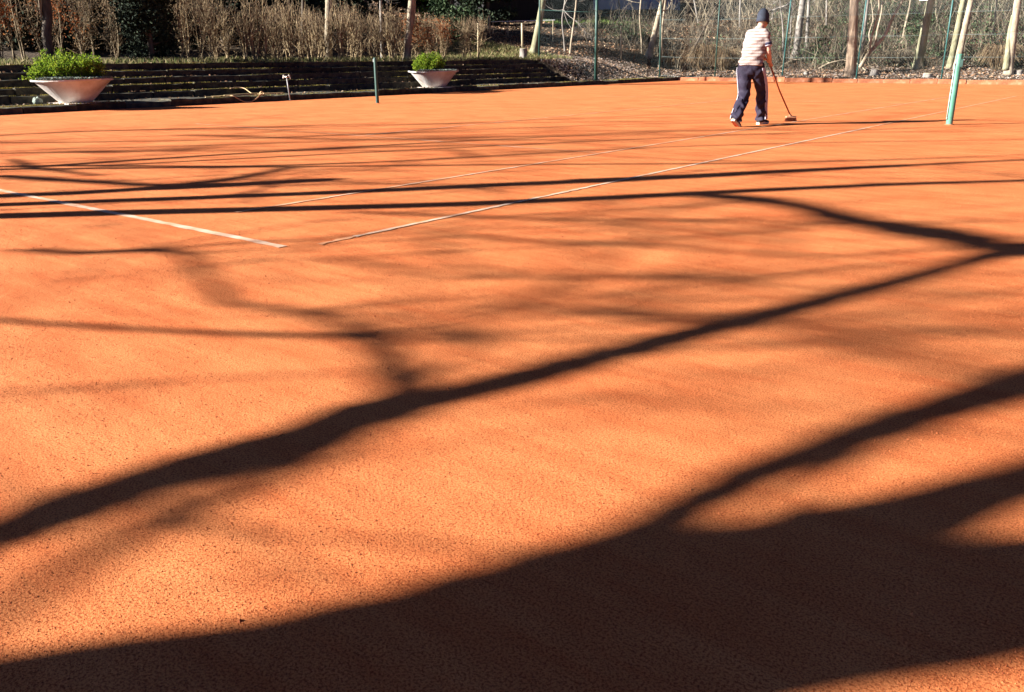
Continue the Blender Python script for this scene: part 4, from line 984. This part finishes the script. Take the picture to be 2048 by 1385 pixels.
# ------------------------------------------------------------------ chain link fence
FZ = 3.6
fence = empty('chain_link_fence', (*on_y(1320, 150, 33.98)[:2], .15), 'green chain link fence on metal posts around the far corner of the court', 'fence')
posts = [np.array(gp(*on_x(1078, 120, -18.9)[:2])), np.array(gp(*on_x(1192, 140, -15.85)[:2])), np.array(gp(*on_y(1320, 150, 34.05)[:2]))] + [np.array(gp(*on_y(p_, 150, 34.05)[:2])) for p_ in (1430, 1564, 1713, 1884, 2078, 2300)]
tops = []
for q, p in enumerate(posts):
    H = FZ + .2; m = MB(); lean = rng.normal(0, .012, 2)
    tp = np.array([p[0] + lean[0] * H, p[1] + lean[1] * H, p[2] + H])
    r = .062 if q == 1 else (.038 if q in (0, 2) else .029)
    tube(m, [p - [0, 0, .3], (p + tp) / 2, tp], r, 10); m.build('post', M['post_dark'] if q < 4 else M['fence_sunlit'], fence, smooth=True); tops.append(tp)  # left posts coloured darker for shade, right ones teal for sun
m = MB(); mesh = MB()
for q in range(len(posts) - 1):
    A, B = posts[q], posts[q + 1]; L = np.linalg.norm((B - A)[:2]); dz = B[2] - A[2]
    for zz in ((.12, .95, 1.75, 2.55, 3.4) if q > 1 else ()):
        w = MB(); tube(w, [A + [0, 0, zz], (A + B) / 2 + [0, 0, zz - .02], B + [0, 0, zz]], .0042 if q > 1 else .014, 5); w.build('tension_wire', M['wire'] if q > 1 else M['post_dark'], fence, smooth=True)
    # fine wire low down, heavier wind-break weave above the second wire
    for z_lo, hgt, pitch, rw in ((.08, 2.45, .10, .0006), (2.55, FZ - 2.6, .085, .0014 if q > 2 else .0007)):
        n = int((L + hgt) / pitch); u0 = np.arange(n) * pitch - hgt
        for sgn in (1, -1):
            a = np.clip(u0, 0, L); za = np.clip(-u0, 0, hgt); b = np.clip(u0 + hgt, 0, L); zb = np.minimum(hgt, L - u0)
            ok = (b > a + .01); a, za, b, zb = a[ok], za[ok], b[ok], zb[ok]
            if sgn < 0: a, b = L - a, L - b
            def pt(u, z): return A + (B - A) * (u / L)[:, None] + np.stack([0 * u, 0 * u, z + z_lo], -1)
            twigs(mesh, pt(a, za), pt(b, zb), rw, rw, 0.0)
wl = [at_d(x_, y_, math.hypot(*(posts[q][:2] - CAM[:2]))) for q, (x_, y_) in enumerate(((1078, 20), (1192, 25), (1322, 31)))]
for q in range(2):
    w = MB(); tube(w, [wl[q], (wl[q] + wl[q + 1]) / 2 - [0, 0, .015], wl[q + 1]], .011, 6); w.build('rail', M['post_dark'], fence, smooth=True)
mesh.build('wire_mesh', M['wire'], fence, kind='stuff')
pl = on_y(1848, -3, 34.0); m = MB(); box(m, pl, (.30, .012, .16), bev=.003); m.build('plate', M['plate'], label='small white plate hung on the fence at the top right', cat='plate', origin=pl)

# ------------------------------------------------------------------ leaf litter, grass, undergrowth
def site_(px, dist): q = at_d(px, 100, dist); return q[0], q[1]
def scatter(n, x0, x1, y0, y1, keep=None, dz=.02):
    x = rng.uniform(x0, x1, n); y = rng.uniform(y0, y1, n)
    if keep is not None: k = keep(x, y); x, y = x[k], y[k]
    return np.stack([x, y, gz(x, y) + dz], -1)
outside = lambda x, y: ((x < -18.1) | (y > 34.1) | ((x < COURT_X0 - .2) & (y > 26.7)))
mb = MB()
C = scatter(90000, -46, 6, 22, 56, lambda x, y: outside(x, y) & (rng.uniform(0, 1, len(x)) < np.clip(1.25 - (y - 26) / 22, .12, 1)) & (np.hypot(x + 24, y - 33) < 60) & ((x < -17) | (y > 26)), .03)
leaves(mb, C, .13, flat=.55)
mb.build('leaf_litter', M['litter'], kind='stuff', label='dead brown leaves covering the bank and the strip behind the fence', cat='leaves')
mb = MB()
C = scatter(17000, -17, 6, 34.1, 37.8, None, .02); leaves(mb, C, .085, flat=.6)
C = scatter(9000, -19.2, -15.4, 26.7, 34.5, None, .03); leaves(mb, C, .09, flat=.5)
mb.build('weathered_leaves', M['pale_litter'], kind='stuff', label='pale weathered leaves on the strip just behind the fence foot', cat='leaves')
mb = MB()
def blades(C, h, w):
    n = len(C); a = rng.uniform(0, 6.28, n); d = np.stack([np.cos(a), np.sin(a), np.zeros(n)], -1); hh = (h * rng.uniform(.5, 1.3, n))[:, None]
    lean = rng.normal(0, .4, (n, 3)) * hh; lean[:, 2] = 0
    V = np.stack([C - d * w, C + d * w, C + lean * .4 + np.array([0, 0, .6]) * hh + d * w * .6, C + lean + np.array([0, 0, 1.]) * hh], 1).reshape(-1, 3)
    b = np.arange(n)[:, None] * 4; mb.add(V, np.concatenate([b + np.array([[0, 1, 2]]), b + np.array([[0, 2, 3]])]))
C = scatter(11000, -22.5, -18.2, 0, 26, None, 0); blades(C, .16, .012)
C = scatter(9000, -24, -18, 24, 29.5, None, 0); blades(C, .14, .014)
mb.build('grass', M['grass'], kind='stuff', label='rough winter grass growing under and around the hedge', cat='grass')

tw = MB()
def thicket(n, x0, x1, y0, y1, hmin, hmax, r, lean=.5, keep=None):
    C = scatter(n, x0, x1, y0, y1, keep, -.03); n = len(C)
    h = rng.uniform(hmin, hmax, n)[:, None]
    # growth comes in clumps
    cl = np.sin(C[:, 0] * 1.9 + 1.2 * np.sin(C[:, 1] * .8)) * np.sin(C[:, 1] * 1.5 + C[:, 0] * .7)
    h *= np.clip(.65 + .75 * cl, .12, 1.35)[:, None]
    D = rng.normal(0, lean, (n, 3)); D[:, 2] = 1; twigs(tw, C, C + D * h, r, r * .35, .14)
    k = rng.integers(0, n, n * 2); A = C[k] + D[k] * h[k] * rng.uniform(.3, .9, (n * 2, 1)); S = rng.normal(0, .5, (n * 2, 3)) + [0, 0, .25]
    twigs(tw, A, A + S * h[k] * .45, r * .55, r * .25, .12)
thicket(3200, -15.5, 9, 37.6, 48, .4, 1.9, .014)
thicket(2600, -24, 12, 45, 60, .8, 3.0, .020)
thicket(1500, -24, -15, 36, 46, .3, 1.3, .010)
thicket(900, -15, 8, 35.6, 38, .15, .6, .008, .9)
tw.build('undergrowth', M['greytwig'], kind='stuff', label='tangle of grey brown twigs filling the bank behind the fence', cat='undergrowth')
mb = MB()
for q in range(210):  # dark clumps added to read as shaded gaps between the twigs
    x, y = rng.uniform(-17, 9), rng.uniform(38.2, 57); w = rng.uniform(.4, 1.2); n = 150
    C = np.array([x, y, float(gz(x, y))]) + np.abs(rng.normal(0, 1, (n, 3))) * np.array([0, 0, w * .55]) + rng.normal(0, 1, (n, 3)) * np.array([w * .5, w * .5, .05]); leaves(mb, C, .11)
mb.build('shade_gap_ivy', M['ivy'], kind='stuff', label='dark ivy clumps added as shaded gaps among the twigs on the bank', cat='ivy')
mb = MB(); q = np.array(site_(1165, 55)); C = scatter(5000, q[0] - 3, q[0] + 3, q[1] - 2.5, q[1] + 2.5, None, 0); blades(C, .16, .02)
mb.build('lawn_patch', M['lawn'], kind='stuff', label='bright green lawn strip in sun below the grey blue house', cat='grass')
# fallen branches on the bank
for q, (a, b_, Y, r, lb) in enumerate(((1640, 1700, 36.6, .035, 'pale fallen branch lying left of the ridged trunk'), (1795, 1830, 38.6, .03, 'pale fallen branch lying left of the broad greenish tree'), (1945, 2000, 38.8, .03, 'fallen branches stacked flat right of the paired stems'), (1560, 1600, 36.2, .02, 'thin fallen branch right of the walking person'), (1735, 1690, 36.0, .025, 'short fallen branch at the foot of the low pale tree'))):
    A = on_y(a, 110, Y); B = on_y(b_, 110, Y + .5); A[2] = float(gz(A[0], A[1])) + .10; B[2] = float(gz(B[0], B[1])) + .45
    m = MB(); P = smooth_path([A, A * .6 + B * .4 + [0, 0, .1], B], 12); tube(m, P, np.linspace(r, r * .4, 12), 7, jit=.05)
    k = rng.integers(3, 11, 9); twigs(m, P[k], P[k] + rng.normal(0, .3, (9, 3)) + [0, 0, .15], r * .4, r * .15)
    m.build('fallen_branch', M['bark_pale'], label=lb, cat='branch', group='fallen branches', origin=A)
def bramble(label, px, Y, w, h, n, material, leafm=None, nl=0):
    A = on_y(px, 110, Y); A[2] = float(gz(A[0], A[1])); t = empty('bramble_bush', A, label, 'bush', 'bushes behind the fence')
    m = MB(); lf = MB()
    for q in range(n):
        a = rng.uniform(0, 6.28); R_ = w * rng.uniform(.3, 1); hh = h * rng.uniform(.5, 1.1); d = np.array([math.cos(a), math.sin(a), 0])
        r0 = A + d * rng.uniform(0, .25)
        P = smooth_path([r0, r0 + d * R_ * .35 + [0, 0, hh * .8], r0 + d * R_ * .7 + [0, 0, hh], r0 + d * R_ * 1.05 + [0, 0, hh * rng.uniform(.3, .8)]], 8)
        tube(m, P, np.linspace(.010, .004, 8), 4, cap=False)
    m.build('stems', M[material], t, kind='stuff')
    if nl:
        d = rng.normal(0, 1, (nl, 3)); C = A + d * np.array([w * .5, w * .5, h * .3]) + [0, 0, h * .45]; C = C[C[:, 2] > A[2]]; leaves(lf, C, .09); lf.build('leaves', M[leafm], t, kind='stuff')
bramble('bush of arching straw coloured stems beside the dark leaning trunk', 1408, 36.6, 1.0, 1.15, 420, 'twig', 'tanleaf', 240)
bramble('bush of straw stems just left of the walking person', 1452, 36.4, .8, 1.0, 300, 'twig')
bramble('green leafed bramble patch by the thin stake', 1255, 38.5, 1.2, .9, 160, 'greytwig', 'ivy', 1600)
bramble('low olive bush between fence posts right of the pale sapling', 1345, 36.6, .7, .8, 220, 'twig', 'tanleaf', 200)
bramble('dark ivy clump left of the ridged trunk', 1684, 38.5, .5, 1.7, 80, 'greytwig', 'ivy', 600)
bramble('pale straw bush beside the right edge tree', 2000, 37.6, .9, .9, 380, 'twig', 'tanleaf', 150)
bramble('olive bush between the broad greenish tree and the paired stems', 1880, 40.2, 1.0, 1.0, 320, 'greytwig', 'ivy', 500)
bramble('brown twig heap left of the paired stems', 1790, 38.9, .9, .7, 360, 'greytwig', 'tanleaf', 200)

# ------------------------------------------------------------------ buildings and evergreens far behind
def building(label, cx, cy, w, d, ang, h, wall, roof_h=1.8, windows=(), z=None):
    z = float(gz(cx, cy)) - .4 if z is None else z
    t = empty('house', (cx, cy, z), label, 'house')
    ca, sa = math.cos(ang), math.sin(ang)
    def W(P): P = np.array(P, float); return np.stack([cx + P[:, 0] * ca - P[:, 1] * sa, cy + P[:, 0] * sa + P[:, 1] * ca, z + P[:, 2]], -1)
    m = MB(); box(m, (0, 0, h / 2), (w, d, h)); m.v[0] = W(m.v[0]); m.build('wall', M[wall], t)
    e = .4; m = MB(); m.add(W([[-w / 2 - e, -d / 2 - e, h], [w / 2 + e, -d / 2 - e, h], [w / 2 + e, d / 2 + e, h], [-w / 2 - e, d / 2 + e, h], [-w / 2 - e, 0, h + roof_h], [w / 2 + e, 0, h + roof_h]]), [[0, 1, 5, 4], [2, 3, 4, 5]])
    m.add(np.zeros((0, 3)), np.zeros((0, 3), int)); m.f.append(np.array([[3, 0, 4], [1, 2, 5]])); m.m.append(np.zeros(2, int)); m.build('roof', M['roof'], t)
    for (u, zz, ww, hh) in windows:                       # on the long front (-y side)
        fr = MB()
        for c_, s_ in (((u, -d / 2 - .03, zz + hh / 2), (ww + .16, .09, .10)), ((u, -d / 2 - .03, zz - hh / 2), (ww + .16, .12, .12)), ((u - ww / 2, -d / 2 - .03, zz), (.1, .08, hh - .11)), ((u + ww / 2, -d / 2 - .03, zz), (.1, .08, hh - .11)), ((u, -d / 2 - .025, zz), (.06, .07, hh - .11))): box(fr, c_, s_)
        for q in range(len(fr.v)): fr.v[q] = W(fr.v[q])
        wo = fr.build('window', M['white'], t)
        g = MB(); box(g, (u, -d / 2 - .004, zz), (ww - .1, .02, hh - .1)); g.v[0] = W(g.v[0]); g.build('pane', M['glass'], wo)
    return t
def site(px, dist): q = at_d(px, 100, dist); return q[0], q[1]
c = site(1012, 55); building('dark timber outbuilding in deep shade above the leafy bank', c[0] - .4, c[1] + 2.2, 7.2, 5.0, math.radians(62), 3.6, 'wall_dark')
c = site(826, 63); building('pale rendered house glimpsed over the hedge', c[0], c[1], 7, 8, math.radians(70), 6, 'wall_pale', 2.5, [(-2, 2.6, 1.3, 1.3), (1.2, 2.6, 1.3, 1.3), (-2, 5.0, 1.3, 1.2), (1.2, 5.0, 1.3, 1.2)])
c = site(1148, 66); building('grey blue house in shade beyond the bank with a white window', c[0], c[1] + 2, 11, 7, math.radians(55), 6, 'wall_pale', 2.5, [(-3.6, 2.5, 1.4, 1.3), (-.5, 2.5, 1.4, 1.3), (2.6, 2.5, 1.4, 1.3)])
# low white rail on the bank
A = at_d(982, 44, 46.2); B = at_d(1110, 40.5, 46.2); rl = empty('rail', A, 'low white rail running along the top of the leafy bank', 'rail')
m = MB(); tube(m, [A, (A + B) / 2, B], .016, 6); m.build('bar', M['white'], rl)
for u in np.linspace(.03, .97, 5):
    p = A + (B - A) * u; m = MB(); tube(m, [np.array(gp(p[0], p[1])) - [0, 0, .1], p], .025, 6); m.build('leg', M['stakewood'], rl)
evergreen('ivy_tree', 'drooping ivy clad evergreen right of the russet hedge', gp(*site(905, 43)), 4.4, 1.5, 9000, .16, 'ivy', 'evergreen', droop=True, taper=.25, lobes=44)
evergreen('evergreen', 'bright green conifer behind the russet hedge', gp(*site(868, 46)), 4.2, 1.0, 5000, .15, 'box', 'evergreen', taper=.4, lobes=30)
for q, (px, dist, h, w, lb) in enumerate(((60, 35, 7, 2.6, 'dark evergreen behind the pollarded trunk'), (200, 36, 7.5, 2.8, 'dark evergreen behind the yew and left hedge'), (330, 38, 7.5, 2.8, 'dark evergreen behind the shaded hedge length'), (450, 40, 7.5, 3.0, 'dark evergreen behind the left part of the tan hedge'), (560, 41, 8, 3.0, 'dark evergreen behind the middle of the tan hedge'), (655, 44, 8, 2.6, 'dark evergreen behind the pale straight trunk'), (735, 46, 8, 2.6, 'dark evergreen left of the pale rendered house'), (975, 51, 7, 2.2, 'dark evergreen between ivy clad tree and timber outbuilding'))):
    evergreen('evergreen', lb, gp(*site(px, dist)), h * .46, w, 5200, .26, 'darkleaf', 'evergreen', group='dark evergreens behind the hedge', taper=.4, lobes=34, trunk_r=.16)
